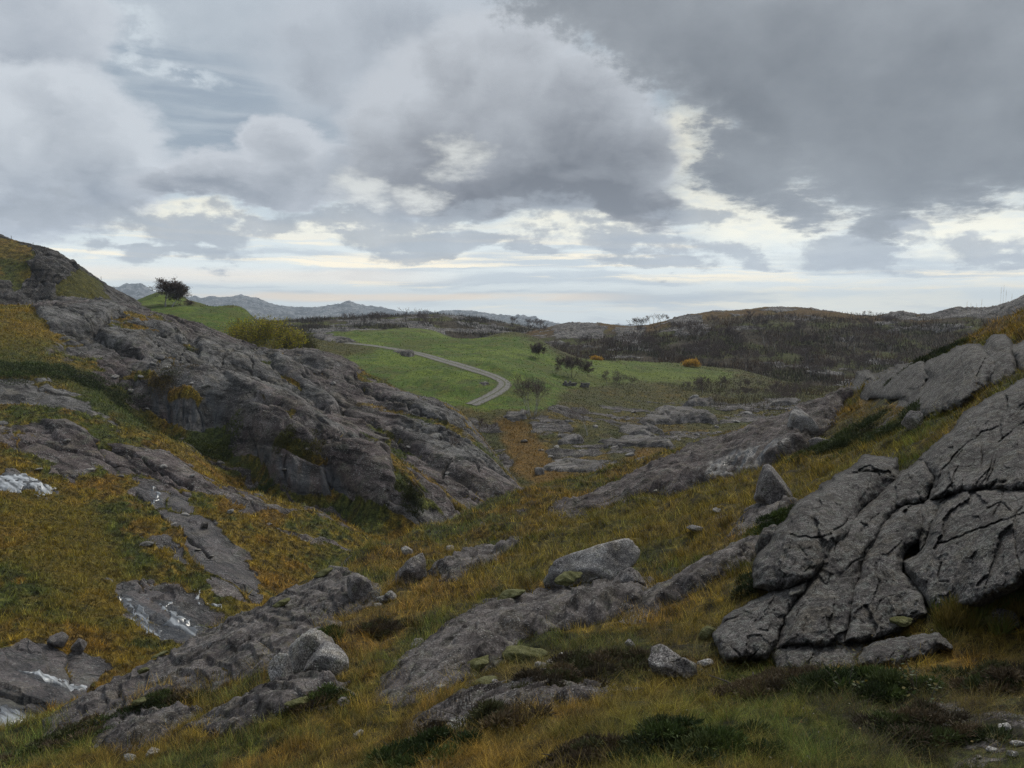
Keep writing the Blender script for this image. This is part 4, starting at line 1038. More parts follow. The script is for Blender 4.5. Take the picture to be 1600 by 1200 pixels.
def block(name, poly, Dfun, bulge=0.5, w_px=40, seed=1, mat=None, parent=None, org=None, cracks=(), res=1.5, back=2.6, tilt=(0, 0), rough=1.0, fol=(0.5, 0.87), m_per_px=None):
    """a block of rock: outline as seen, true depth from Dfun, faces swelling towards the light, sides running back into the hill"""
    a = np.array(poly, float); x0, y0 = a.min(0) - 8; x1, y1 = a.max(0) + 8
    nc = int((x1 - x0) / res); nr = int((y1 - y0) / res)
    PX, PY = np.meshgrid(np.linspace(x0, x1, nc), np.linspace(y0, y1, nr)); px, py = PX.ravel(), PY.ravel()
    d0 = Dfun(px / 100, py / 100) + tilt[0] * (px - a[:, 0].mean()) / 100 + tilt[1] * (py - a[:, 1].mean()) / 100
    m = d0 / F_PX
    U, Wv = px * 0.0125, py * 0.0125
    sd = sdf(px + fbm(U * 2.2, Wv * 2.2, 4, seed) * 9, py + fbm(U * 2.2, Wv * 2.2, 4, seed + 4) * 9, [tuple(k) for k in poly]) + 3.0
    t_ = np.clip(sd / w_px, 0, 1); pr = 1 - (1 - t_) ** 3.2
    fu = U * fol[0] - Wv * fol[1]; fv = U * fol[1] + Wv * fol[0]
    n = fbm(U * 0.9, Wv * 0.9, 5, seed + 8) * 0.34 + ridged(U * 1.6, Wv * 1.6, 4, seed + 9) * 0.10 + fbm(fu * 0.8, fv * 3.2, 5, seed + 12) * 0.16 + fbm(U * 5, Wv * 5, 4, seed + 15, 0.6) * 0.07
    wa_, wb_ = fbm(U * 1.5, Wv * 1.5, 4, seed + 71) * 0.35, fbm(U * 1.5, Wv * 1.5, 4, seed + 72) * 0.35
    n = n * 0.55 + facets(fu * 0.95 + wa_, fv * 1.7 + wb_, seed + 70)[0] * 0.22 + facets(fu * 2.6 + wa_ * 2, fv * 4.2 + wb_ * 2, seed + 73)[0] * 0.06 + fbm(U * 9, Wv * 9, 3, seed + 90, 0.6) * 0.03
    e, cid = voronoi(fu * 0.75 + fbm(U, Wv, 3, 5) * 0.3, fv * 1.5 + fbm(U, Wv, 3, 6) * 0.3, seed + 3)[1:]
    gr = (1 - sstep(0.0, 0.05, e)) * sstep(0.08, 0.3, fbm(U * .8, Wv * .8, 3, seed + 40)) * 0.7
    for c in cracks:
        gr = np.maximum(gr, (0.35 + 0.65 * sstep(-0.3, 0.3, fbm(U * 2.5, Wv * 2.5, 3, 21))) * 0.8 * (1 - sstep(0.2, 1.9, seg_dist(px + fbm(U * 3, Wv * 3, 3, 3) * 6, py + fbm(U * 3, Wv * 3, 3, 4) * 6, c))))
    inn = sstep(0, 0.22 * w_px, sd)
    d = d0 - bulge * pr - (n + (cid - 0.5) * 0.06) * rough * inn * min(1.0, bulge * 3) + gr * 0.22 * inn * min(1.0, bulge * 2)
    d = np.where(sd < 0, d0 + np.minimum(-sd * 0.9, back), d)
    V = ray(px, py) * d[:, None]
    keep = (sd > -5.0).reshape(nr, nc); kf = keep[:-1, :-1] & keep[1:, :-1] & keep[:-1, 1:] & keep[1:, 1:]
    V, Fc, at_ = compact(V, grid_faces(nr, nc, kf)[:, ::-1], {'groove': np.maximum(gr, sstep(3, -3, sd)), 'wet': np.zeros(len(V))})
    if org is None: org = V.mean(0)
    o = mesh_from(name, V - org, Fc, mat or M_outcrop, at_)
    if parent is None: o.location = [float(t) for t in org]
    else: o.parent = parent
    return o

org = at(1330, 1010, 13.6)
outcrop = empty('rock_outcrop', org, 'great dark cracked outcrop of bare rock filling the side of the slope', 'rock outcrop')
B = lambda poly, **k: block('joint_block', poly, outD, parent=outcrop, org=org, **k)
B([(1180, 915), (1182, 880), (1205, 850), (1225, 820), (1250, 790), (1300, 755), (1352, 716), (1395, 722), (1397, 748), (1372, 772), (1350, 788), (1325, 835), (1300, 872), (1268, 905), (1235, 918), (1200, 925)], bulge=0.7, w_px=34, seed=31, cracks=[[(1235, 835), (1270, 840), (1300, 835)], [(1340, 735), (1370, 738), (1385, 760)]])
B([(1212, 1012), (1232, 958), (1270, 902), (1292, 852), (1322, 832), (1342, 800), (1375, 772), (1398, 752), (1442, 722), (1462, 745), (1442, 782), (1402, 792), (1372, 832), (1348, 872), (1338, 922), (1328, 965), (1322, 1004), (1262, 1012)], bulge=0.55, w_px=22, seed=32, cracks=[[(1345, 830), (1375, 800)]])
B([(1322, 1004), (1328, 952), (1342, 900), (1352, 872), (1378, 822), (1402, 792), (1442, 787), (1440, 830), (1412, 862), (1408, 892), (1442, 930), (1447, 962), (1402, 988), (1352, 1004)], bulge=0.55, w_px=20, seed=33)
B([(1412, 880), (1444, 862), (1452, 828), (1472, 782), (1502, 767), (1600, 764), (1740, 770), (1740, 910), (1600, 905), (1560, 935), (1502, 954), (1456, 958), (1440, 932)], bulge=0.75, w_px=28, seed=34, cracks=[[(1465, 850), (1520, 830), (1600, 800), (1740, 760)], [(1590, 770), (1585, 850), (1600, 910)]])
B([(1441, 722), (1500, 662), (1560, 622), (1600, 598), (1740, 555), (1740, 768), (1600, 763), (1540, 766), (1480, 772), (1452, 782), (1464, 745)], bulge=0.7, w_px=26, seed=35, cracks=[[(1460, 765), (1475, 730), (1500, 700), (1530, 680), (1560, 665)], [(1535, 700), (1525, 760)], [(1535, 765), (1560, 690), (1600, 660)]])
B([(1442, 862), (1452, 826), (1473, 780), (1450, 784), (1440, 800), (1438, 835)], bulge=0.35, w_px=16, seed=38)
B([(1118, 992), (1132, 965), (1172, 945), (1202, 926), (1236, 917), (1262, 900), (1252, 925), (1228, 960), (1212, 1000), (1195, 1030), (1130, 1030)], bulge=0.5, w_px=24, seed=36)
B([(1200, 1008), (1330, 1003), (1350, 1008), (1335, 1048), (1215, 1045)], bulge=0.3, w_px=24, seed=37)
o = block('foot_slab', [(1342, 1040), (1350, 1016), (1400, 997), (1470, 990), (1485, 1010), (1430, 1032), (1370, 1045)], lambda a, b: outD(a, b) - 0.5, bulge=0.45, w_px=22, seed=39, parent=outcrop, org=org)
COVER.append([(p[0], p[1]) for p in hit([1150, 1230, 1330, 1480, 1600, 1700], [1030, 1038, 1030, 985, 935, 925])] + [(p[0] + 0.5, p[1] - 0.3) for p in hit([1740, 1500, 1360, 1190], [720, 760, 800, 915])])

# --- the rock crest above it
up_pts = [(1330, 618, 52), (1400, 640, 38), (1450, 650, 31), (1600, 640, 27), (1600, 530, 32), (1500, 540, 36), (1430, 575, 42), (1740, 600, 24), (1740, 500, 30), (1380, 580, 50)]
_b = np.array(up_pts); upD = TPS(_b[:, 0] / 100, _b[:, 1] / 100, _b[:, 2], 0.05)
org = at(1450, 640, 32)
crest = empty('rock_crest', org, 'lumpy grey rock crest above the grass hollow, behind the great outcrop', 'rock outcrop')
B = lambda poly, **k: block('joint_block', poly, upD, parent=crest, org=org, back=4.0, **k)
B([(1330, 608), (1345, 588), (1356, 584), (1368, 592), (1400, 580), (1440, 572), (1452, 590), (1440, 610), (1420, 628), (1402, 622), (1360, 622), (1332, 620)], bulge=1.1, w_px=20, seed=51, mat=None)
B([(1420, 645), (1432, 612), (1450, 590), (1442, 575), (1475, 556), (1500, 548), (1530, 545), (1562, 556), (1568, 580), (1545, 602), (1520, 622), (1480, 640), (1448, 652)], bulge=1.4, w_px=34, seed=52, cracks=[[(1500, 560), (1510, 590), (1495, 625)], [(1470, 600), (1505, 590)]])
B([(1536, 548), (1550, 532), (1570, 530), (1585, 550), (1590, 580), (1570, 600), (1545, 605), (1552, 575)], bulge=0.9, w_px=18, seed=53)
B([(1580, 545), (1610, 535), (1740, 510), (1740, 590), (1640, 592), (1596, 588)], bulge=1.0, w_px=22, seed=54)
B([(1395, 648), (1410, 628), (1424, 628), (1430, 645), (1420, 655), (1400, 655)], bulge=0.4, w_px=10, seed=55)
COVER.append([(p[0], p[1]) for p in hit([1335, 1420, 1450, 1570], [622, 650, 655, 605])] + [(p[0], p[1]) for p in hit([1560, 1440, 1360], [570, 590, 600])])

# --- loose boulders
boulder_px('boulder', 557, 943, 52, 44, 'square grey boulder perched at the top of the long left slab', seed=61, nplanes=8, soft=14, rot=0.15, mat=M_grey)
boulder_px('boulder', 478, 1055, 88, 66, 'large pale boulder with a flat bright top, behind the two smaller pale ones', seed=62, nplanes=9, rot=-0.2)
boulder_px('boulder', 505, 1062, 78, 52, 'pale striped boulder leaning against the large pale boulder', seed=63, nplanes=9, rot=0.35)
boulder_px('boulder', 437, 1078, 46, 52, 'small pale upright boulder at the downhill end of the pale cluster', seed=64, nplanes=8)
boulder_px('boulder', 936, 908, 188, 50, 'big flat topped pale boulder lying on the middle slab', seed=165, nplanes=12, rot=0.40, depth=0.5, soft=9, sink=0.5)
boulder_px('boulder', 935, 908, 62, 26, 'thin pale slab wedged under the big flat topped boulder', seed=66, nplanes=8, rot=0.2)
boulder_px('boulder', 985, 926, 56, 42, 'angular pinkish block at the end of the middle slab', seed=67, nplanes=7, soft=14, mat=M_grey)
boulder_px('boulder', 1257, 690, 50, 54, 'pale smooth boulder standing on the long wet slab near the rim', seed=168, nplanes=14, soft=5)
boulder_px('boulder', 1212, 797, 66, 70, 'striped upright boulder in orange grass left of the great outcrop', seed=169, nplanes=11, soft=11, mat=M_grey)
boulder_px('boulder', 1355, 600, 26, 16, 'white topped stone on the tip of the rock crest', seed=70)
boulder_px('boulder', 636, 866, 20, 13, 'small white stone in the grass at the brow of the slope', seed=71)
boulder_px('boulder', 640, 912, 60, 40, 'grey rock with lichen in the grass right of the square boulder', seed=72, mat=M_grey, rot=0.4)
boulder_px('boulder', 528, 905, 40, 22, 'flat grey stone behind the square boulder', seed=73, mat=M_grey)
boulder_px('boulder', 1210, 870, 52, 46, 'dark rounded boulder tucked under the juniper at the outcrop foot', seed=74, mat=M_outcrop)
boulder_px('boulder', 1045, 1058, 62, 40, 'low grey boulder half sunk in heather below the outcrop', seed=75, mat=M_grey)
boulder_px('boulder', 1078, 1060, 40, 30, 'small grey boulder beside the half sunk one', seed=76, mat=M_grey)
boulder_px('boulder', 1088, 832, 30, 10, 'flat pale stone lying in the grass above the reddish slab', seed=77)
boulder_px('boulder', 1580, 985, 50, 30, 'low grey stone in grass at the foot of the outcrop by the picture edge', seed=78, mat=M_grey)
boulder_px('boulder', 728, 1145, 60, 14, 'long pale stone in the grass below the dark ledge', seed=79)
boulder_px('boulder', 1432, 668, 34, 26, 'brown stone in the grass hollow below the rock crest', seed=80, mat=M_grey)
boulder_px('boulder', 1292, 700, 44, 16, 'flat stone half hidden in grass behind the pale smooth boulder', seed=81, mat=M_grey)
rs = np.random.default_rng(5)
proto = []
for k in range(5):
    o = facet_rock('stone', (0, 0, 0), (1, 1, 0.7), 'x', 'stone', seed=200 + k, nplanes=9, sub=3, rough=1.4)
    proto.append(o)
spots = [(415, 1120), (372, 1142), (432, 1112), (690, 1078), (845, 1044), (862, 1038), (880, 1030), (848, 1052), (770, 1066), (910, 1078), (930, 1074), (985, 1010), (560, 1150), (240, 1180), (205, 1188), (600, 940), (612, 935), (590, 948), (652, 1010), (470, 1045), (540, 1100), (930, 960), (1505, 968), (1550, 1175), (1580, 1180), (1590, 1165), (1530, 1185), (1480, 1140), (1570, 1140), (1100, 1040), (1025, 770), (1340, 745), (702, 860), (1120, 800)]
st_lab = 'small pale angular stone lying among grass and slabs on the near slope'
for k, (px, py) in enumerate(spots):
    src = proto[k % 5]
    o = src if k < 5 else src.copy()
    if k >= 5: COL.objects.link(o)
    p = hit(px, py)[0]; s_ = rs.uniform(0.7, 1.6) * 16 * p[1] / F_PX
    o.location = [float(p[0]), float(p[1]), float(p[2] + 0.2 * s_)]; o.scale = (s_ * rs.uniform(.9, 1.5), s_, s_ * rs.uniform(.7, 1.1)); o.rotation_euler = (rs.uniform(-.3, .3), rs.uniform(-.3, .3), rs.uniform(0, 6))
    tag(o, st_lab, 'stone', 'small loose stones on the near slope')

def strew(pts, zf, y0, y1, lab, grp, lo, hi):
    P = hit([a for a, b in pts], [b for a, b in pts], zf, y0, y1)
    for k, p in enumerate(P):
        o = proto[k % 5].copy(); COL.objects.link(o)
        s_ = rs.uniform(lo, hi) * p[1] / F_PX
        o.location = [float(p[0]), float(p[1]), float(p[2] + 0.12 * s_)]; o.scale = (s_ * rs.uniform(.9, 1.7), s_, s_ * rs.uniform(.5, .9)); o.rotation_euler = (rs.uniform(-.3, .3), rs.uniform(-.3, .3), rs.uniform(0, 6))
        tag(o, lab, 'stone', grp)
strew([(75, 592), (105, 690), (140, 735), (60, 735), (180, 590), (150, 600), (205, 612), (220, 590), (240, 570), (262, 575), (230, 640), (300, 600), (322, 604), (250, 560), (205, 545), (345, 725), (300, 745), (270, 820), (330, 870), (310, 860), (290, 805), (255, 730), (190, 745), (360, 800), (420, 820), (445, 735), (480, 702), (440, 712), (600, 640), (640, 700), (700, 740), (520, 600)], zHf, 36, 190, 'small pale stone lying on the rocky hillside across the gully', 'small stones on the rocky hillside', 7, 14)
strew([(870, 700), (905, 705), (860, 715), (960, 700), (985, 712), (1010, 705), (1060, 690), (1090, 680), (1120, 668), (1150, 660), (1100, 655), (1170, 648), (930, 668), (960, 655), (990, 645), (890, 660), (850, 668), (820, 690), (845, 705), (1230, 640)], zV0, 105, 260, 'small grey stone lying in the heath of the valley floor', 'small stones in the valley heath', 6, 13)

# --- whalebacks of rock in the valley
vk = dict(zf=zV0, y0=100, y1=300, mat=M_midrock, cat='rock hump', res=1.2, taper=0.0, grow=0.03, rough=0.35)
slab('rock_hump', [(1018, 648), (1040, 638), (1085, 640), (1118, 655), (1112, 664), (1070, 662), (1030, 655)], 'largest smooth grey hump of rock in the valley heath', h=1.8, w=4, seed=91, **vk)
slab('rock_hump', [(1000, 655), (1020, 648), (1062, 658), (1050, 664), (1010, 662)], 'lower grey hump fused to the front of the largest valley hump', h=1.2, w=3, seed=92, **vk)
slab('rock_hump', [(968, 668), (985, 664), (1020, 668), (1035, 676), (1010, 682), (975, 678)], 'small cracked hump of rock below the largest valley hump', h=1.0, w=3, seed=93, **vk)
slab('rock_hump', [(930, 690), (980, 684), (1035, 688), (1070, 700), (1050, 704), (990, 698), (940, 696)], 'long low pale hump of rock nearest the wet slab', h=1.1, w=3, seed=94, **vk)
slab('rock_hump', [(782, 650), (800, 642), (830, 645), (828, 658), (790, 660)], 'pale split hump of rock beneath the birch clump', h=0.9, w=2, seed=95, **vk)
slab('rock_hump', [(845, 725), (880, 718), (935, 724), (945, 734), (900, 736), (855, 735)], 'flat pale slabs breaking through the orange heath', h=0.5, w=2, seed=96, **vk)
slab('rock_hump', [(1075, 625), (1092, 622), (1105, 632), (1096, 638), (1074, 635)], 'grey knob of rock with a white stone on top', h=1.5, w=3, seed=97, **vk)
slab('rock_hump', [(1190, 627), (1215, 624), (1245, 628), (1235, 635), (1200, 636)], 'smooth pale hump of rock just beyond the rim of the slope', h=1.0, w=3, seed=98, **vk)
slab('rock_hump', [(622, 550), (636, 548), (646, 553), (640, 557), (626, 556)], 'single grey rock beside the track on the green field', h=1.2, w=2, seed=99, **vk)
slab('rock_hump', [(455, 522), (490, 520), (530, 528), (545, 535), (520, 534), (480, 528)], 'pale bare rock at the upper end of the track', h=0.8, w=3, seed=100, **{**vk, 'y1': 320})
slab('rock_hump', [(868, 682), (895, 680), (900, 688), (875, 690)], 'low brown hump of rock by the lone thin birch', h=0.7, w=2, seed=101, **vk)
slab('rock_hump', [(738, 600), (748, 597), (753, 600), (742, 603)], 'low pale rock in the bend of the track', h=0.4, w=1.5, seed=102, **vk)
boulder_px('boulder', 1086, 626, 14, 10, 'white stone on top of the grey knob of rock in the valley', zf=zV0, y0=100, y1=300, seed=103, sub=3, cover=False)
boulder_px('boulder', 843, 742, 16, 12, 'small grey boulder at the bottom of the valley', zf=zV0, y0=100, y1=300, seed=104, sub=3, mat=M_grey, cover=False)
boulder_px('boulder', 188, 498, 10, 7, 'little pale boulder sitting on the smooth rock below the upper hill', zf=zH0, y0=100, y1=230, seed=105, sub=3, mat=M_midrock, cover=False)
boulder_px('boulder', 318, 826, 14, 12, 'small pale boulder in the grass beside the stream rocks', zf=zH0, y0=40, y1=140, seed=106, sub=3, mat=M_midrock, cover=False)
boulder_px('boulder', 222, 856, 30, 9, 'flat pale stone in the orange grass above the waterfall', zf=zH0, y0=40, y1=140, seed=107, sub=3, mat=M_midrock, cover=False)
boulder_px('boulder', 85, 1012, 34, 20, 'dark angular boulder above the lowest stream slab', zf=zH0, y0=36, y1=140, seed=108, nplanes=8, soft=16, rot=.3, sub=4, mat=M_grey, cover=False)
boulder_px('boulder', 122, 1018, 26, 20, 'dark rounded boulder next to the angular one above the lowest stream', zf=zH0, y0=36, y1=140, seed=109, nplanes=9, soft=14, rot=-.3, sub=4, mat=M_grey, cover=False)
# ---------------------------------------------------------------- turf, bushes, moss, trees
def leaf_mat(name, rough=0.7, trans=0.25, spec=0.2, var=0.5, scale=2.0):
    m, N, b = new_mat(name)
    t = N.attr('tint', 'Vector')
    N.link(t, b.inputs['Base Color']); b.inputs['Roughness'].default_value = rough; b.inputs['Specular IOR Level'].default_value = spec
    if trans:
        tr = N.n.new('ShaderNodeBsdfTranslucent'); N.link(t, tr.inputs['Color'])
        ms = N.n.new('ShaderNodeMixShader'); ms.inputs[0].default_value = trans
        N.l.new(b.outputs[0], ms.inputs[1]); N.l.new(tr.outputs[0], ms.inputs[2])
        o = [n for n in N.n if n.type == 'OUTPUT_MATERIAL'][0]; N.l.new(ms.outputs[0], o.inputs[0])
    return m
M_grass = leaf_mat('grass_blades'); M_leaf = leaf_mat('leaves', 0.6, 0.3); M_needle = leaf_mat('needles', 0.7, 0.1)

def blades(base, height, width, lean, az, curl, tint, seg=2):
    """one curved tapering blade per row, as quads"""
    n = len(base)
    dirx, diry = np.cos(az), np.sin(az); sx_, sy_ = -np.sin(az + 0.6), np.cos(az + 0.6)
    V = np.zeros((n, (seg + 1) * 2, 3)); T = np.zeros((n, (seg + 1) * 2, 3))
    for k in range(seg + 1):
        t = k / seg
        off = lean * t + curl * t * t
        cx = base[:, 0] + dirx * off * height; cy = base[:, 1] + diry * off * height
        cz = base[:, 2] + height * (t - 0.35 * curl * t * t)
        w = width * (1 - 0.85 * t) * 0.5
        V[:, 2 * k] = np.stack([cx - sx_ * w, cy - sy_ * w, cz], 1); V[:, 2 * k + 1] = np.stack([cx + sx_ * w, cy + sy_ * w, cz], 1)
        T[:, 2 * k] = tint; T[:, 2 * k + 1] = tint
    i0 = (np.arange(n) * (seg + 1) * 2)[:, None]
    F_ = np.concatenate([i0 + np.array([2 * k, 2 * k + 1, 2 * k + 3, 2 * k + 2]) for k in range(seg)], 0)
    return V.reshape(-1, 3), F_, T.reshape(-1, 3)

def under_rock(x, y, grow=0.0):
    m = np.zeros(len(x), bool)
    for poly in COVER:
        a = np.array(poly); bb = (x > a[:, 0].min()) & (x < a[:, 0].max()) & (y > a[:, 1].min()) & (y < a[:, 1].max())
        if bb.any():
            idx = np.where(bb)[0]; c = a.mean(0)
            jx = x[idx] + (rng.random(len(idx)) - .5) * 0.5; jy = y[idx] + (rng.random(len(idx)) - .5) * 0.7
            m[idx] |= inside(jx, jy, [tuple(c + (p - c) * 0.95) for p in a])
    return m

# near turf -----------------------------------------------------------------
NB = 520000
s_ = rng.uniform(-0.72, 0.72, NB); ly = np.where(rng.random(NB) < 0.5, rng.uniform(math.log(6), math.log(64), NB), np.log(rng.uniform(6, 64, NB)))
y_ = np.exp(ly); x_ = s_ * y_
cl = fbm(x_ * 1.3, y_ * 1.3, 4, 801)
ok = ~under_rock(x_, y_) & (rng.random(NB) < sstep(-0.45, 0.05, cl) * 0.8 + 0.2)
x_, y_, cl = x_[ok], y_[ok], cl[ok]
z_ = zF(x_, y_); px_, py_ = proj(np.stack([x_, y_, z_], 1))
dk_ = poly_mask(px_, py_, F_dark, 25); bare = poly_mask(px_, py_, [[(1500, 1130), (1640, 1110), (1700, 1200), (1480, 1210)]], 15)
ok = rng.random(len(x_)) > bare * 0.85
x_, y_, z_, px_, py_, cl, dk_ = [a[ok] for a in (x_, y_, z_, px_, py_, cl, dk_)]
n_ = len(x_)
c_ = F_tint(x_, y_, px_, py_) * 2.1
rv = rng.random(n_)
c_ = c_ * (0.35 + 1.4 * rng.random(n_) ** 1.6)[:, None]
c_ = mixc(c_, STRAW * 1.5, (rv < 0.14) * 0.8)
c_ = mixc(c_, OLIVE * 2.2, (rv > 0.85) * 0.6)
hh = (0.08 + 0.14 * rng.random(n_)) * (0.65 + 0.9 * sstep(-0.2, 0.5, cl)) * (1 - 0.35 * dk_) * np.clip(y_ / 14, 0.75, 1.6)
ww = np.maximum(0.006, y_ * 0.00075) * rng.uniform(0.6, 1.3, n_)
az_ = 2.5 + fbm(x_ * .8, y_ * .8, 2, 5) * 3 + rng.normal(0, 0.9, n_)
V, Fc, T = blades(np.stack([x_, y_, z_ - 0.03], 1), hh, ww, rng.uniform(0.1, 0.6, n_), az_, rng.uniform(0.1, 0.8, n_), c_)
tag(mesh_from('grass', V, Fc, M_grass, {'tint': T}), kind='stuff')

# the nearest turf again: finer blades, dead stems, heather twigs
NB = 300000
y_ = np.exp(rng.uniform(math.log(6.2), math.log(17), NB)); x_ = rng.uniform(-0.70, 0.70, NB) * y_
ok = ~under_rock(x_, y_); x_, y_ = x_[ok], y_[ok]
z_ = zF(x_, y_); px_, py_ = proj(np.stack([x_, y_, z_], 1)); bare = poly_mask(px_, py_, [[(1500, 1130), (1640, 1110), (1700, 1200), (1480, 1210)]], 15)
ok = rng.random(len(x_)) > bare * 0.85; x_, y_, z_, px_, py_ = [a[ok] for a in (x_, y_, z_, px_, py_)]
n_ = len(x_); cl = fbm(x_ * 2.2, y_ * 2.2, 4, 811) * 1.3; dk_ = poly_mask(px_, py_, F_dark, 25); rv = rng.random(n_)
c_ = F_tint(x_, y_, px_, py_) * 2.0 * (0.5 + 1.1 * rng.random(n_) ** 1.4)[:, None]
c_ = mixc(c_, np.array((0.060, 0.085, 0.022)), sstep(-0.05, 0.25, fbm(x_ * .7, y_ * .7, 4, 812)) * 0.7 * (0.4 + 0.6 * rng.random(n_)))
c_ = mixc(c_, STRAW * 1.9, (rv < 0.10) * 0.85)
twg = (rng.random(n_) < 0.25 * dk_); c_ = mixc(c_, np.array((0.11, 0.085, 0.07)), twg * 0.9)
hh = (0.06 + 0.15 * rng.random(n_) ** 1.4) * (0.6 + 1.0 * sstep(-0.2, 0.45, cl))
ww = np.where(twg, 0.005, np.maximum(0.004, y_ * 0.00055) * rng.uniform(0.6, 1.5, n_))
V, Fc, T = blades(np.stack([x_, y_, z_ - 0.03], 1), hh, ww, rng.uniform(0.1, 0.9, n_), rng.uniform(0, 6.28, n_), rng.uniform(0.0, 1.0, n_), c_, 3)
tag(mesh_from('grass', V, Fc, M_grass, {'tint': T}), kind='stuff')

# rough grass on the rocky hillside and in the valley --------------------------------
def rough_turf(zfun, afun, N0, s0, s1, y0, y1, hmin, hmax, wk, tk, name='grass', v0=0.55, v1=0.9):
    s_ = rng.uniform(s0, s1, N0); y = np.exp(rng.uniform(math.log(y0), math.log(y1), N0)); x = s_ * y
    z, info = zfun(x, y)
    px, py = proj(np.stack([x, y, z], 1))
    at_ = afun(x, y, z, np.zeros(len(x)), px, py, info)
    ok = at_['rock'] + rng.normal(0, 0.12, len(x)) < 0.42
    if len(info) == 6: ok &= rng.random(len(x)) > 0.65 * info[2]
    x, y, z, c = x[ok], y[ok], z[ok], at_['tint'][ok]; n = len(x)
    cl = fbm(x * .5, y * .5, 3, 7); c = c * np.clip(1 + 1.6 * cl, 0.4, 1.9)[:, None]
    c = c * tk * (v0 + v1 * rng.random(n))[:, None]
    h = rng.uniform(hmin, hmax, n) * (0.7 + 0.8 * sstep(-.2, .4, cl)); w = y * wk * rng.uniform(0.6, 1.4, n)
    V, Fc, T = blades(np.stack([x, y, z - 0.05], 1), h, w, rng.uniform(0.1, 0.7, n), rng.uniform(0, 6.28, n), rng.uniform(0, .6, n), c, 1)
    return tag(mesh_from(name, V, Fc, M_grass, {'tint': T}), kind='stuff')
rough_turf(zHf, aH, 230000, -0.68, 0.06, 36, 185, 0.16, 0.40, 0.0012, 1.85)
rough_turf(zVf, aV, 150000, -0.36, 0.45, 108, 300, 0.12, 0.32, 0.0010, 1.15, v0=0.8, v1=0.45)

# moss cushions ------------------------------------------------------------------
m, N, b = new_mat('moss')
P_ = obj_coord(N); n1 = N.noise(P_, 5.0, 5, 0.65); n2 = N.noise(P_, 45.0, 4, 0.7)
mc = N.mix(N.ss(0.35, 0.65, n1), (0.095, 0.095, 0.032, 1), (0.19, 0.19, 0.095, 1))
mc = N.mix(1.0, mc, N.ramp(n2, [(0.3, (0.5, 0.5, 0.45)), (0.7, (1.35, 1.35, 1.3))]), 'MULTIPLY')
N.link(mc, b.inputs['Base Color']); b.inputs['Roughness'].default_value = 1.0; bump(N, b, n2 * 0.7 + n1, 0.9, 0.05)
M_moss = m
def moss(px, py, w, h, label, rot=0.0, lift=0.0, seed=0):
    p = hit(px, py)[0]; k = p[1] / F_PX
    o = facet_rock('moss_cushion', p + np.array([0, 0.1, lift + 0.1 * h * k]), (w * k * 1.1, w * k * 0.8, h * k * 0.85), label, 'moss', M_moss, seed=900 + seed, nplanes=16, rot=rot, sub=5, soft=4, rough=2.2)
    return o
moss(884, 925, 52, 22, 'yellow green moss cushion draped over the middle slab under the flat boulder', 0.25, 0.3, 1)
moss(795, 945, 52, 18, 'flat pale moss along the upper edge of the middle slab', 0.4, 0.2, 2)
moss(745, 1055, 54, 20, 'long mossy cushion at the lower edge of the middle slab', 0.35, 0.15, 3)
moss(815, 1035, 78, 34, 'biggest mossy hummock, dark green below and pale on top', 0.1, 0.05, 4)
moss(758, 1072, 44, 22, 'small dark moss cushion just below the long mossy one', 0.1, 0, 5)
moss(441, 962, 30, 12, 'small bright moss cushion on the long left slab near the square boulder', 0.3, 0.35, 6)
moss(250, 1036, 34, 9, 'thin pale moss strip on the rim of the long left slab', 0.35, 0.2, 7)
moss(222, 1068, 20, 12, 'little round moss cushion low on the long left slab', 0.3, 0.3, 8)
moss(1106, 1000, 32, 26, 'round moss cushion at the lower left toe of the great outcrop', 0.3, 0.05, 9)
moss(1410, 1000, 46, 18, 'green moss cushion under the overhang of the great outcrop', 0.1, 0.25, 10)
moss(460, 1118, 44, 16, 'brown green moss cushion on the low slab among the stones', 0.1, 0.15, 11)
moss(215, 1120, 26, 12, 'pale moss cushion on the short dark slab', 0.3, 0.3, 12)
moss(1550, 985, 30, 18, 'dull green moss cushion in the grass by the picture edge', 0.2, 0.1, 13)
moss(505, 910, 36, 12, 'pale moss along the crest beside the square boulder', 0.4, 0.3, 14)

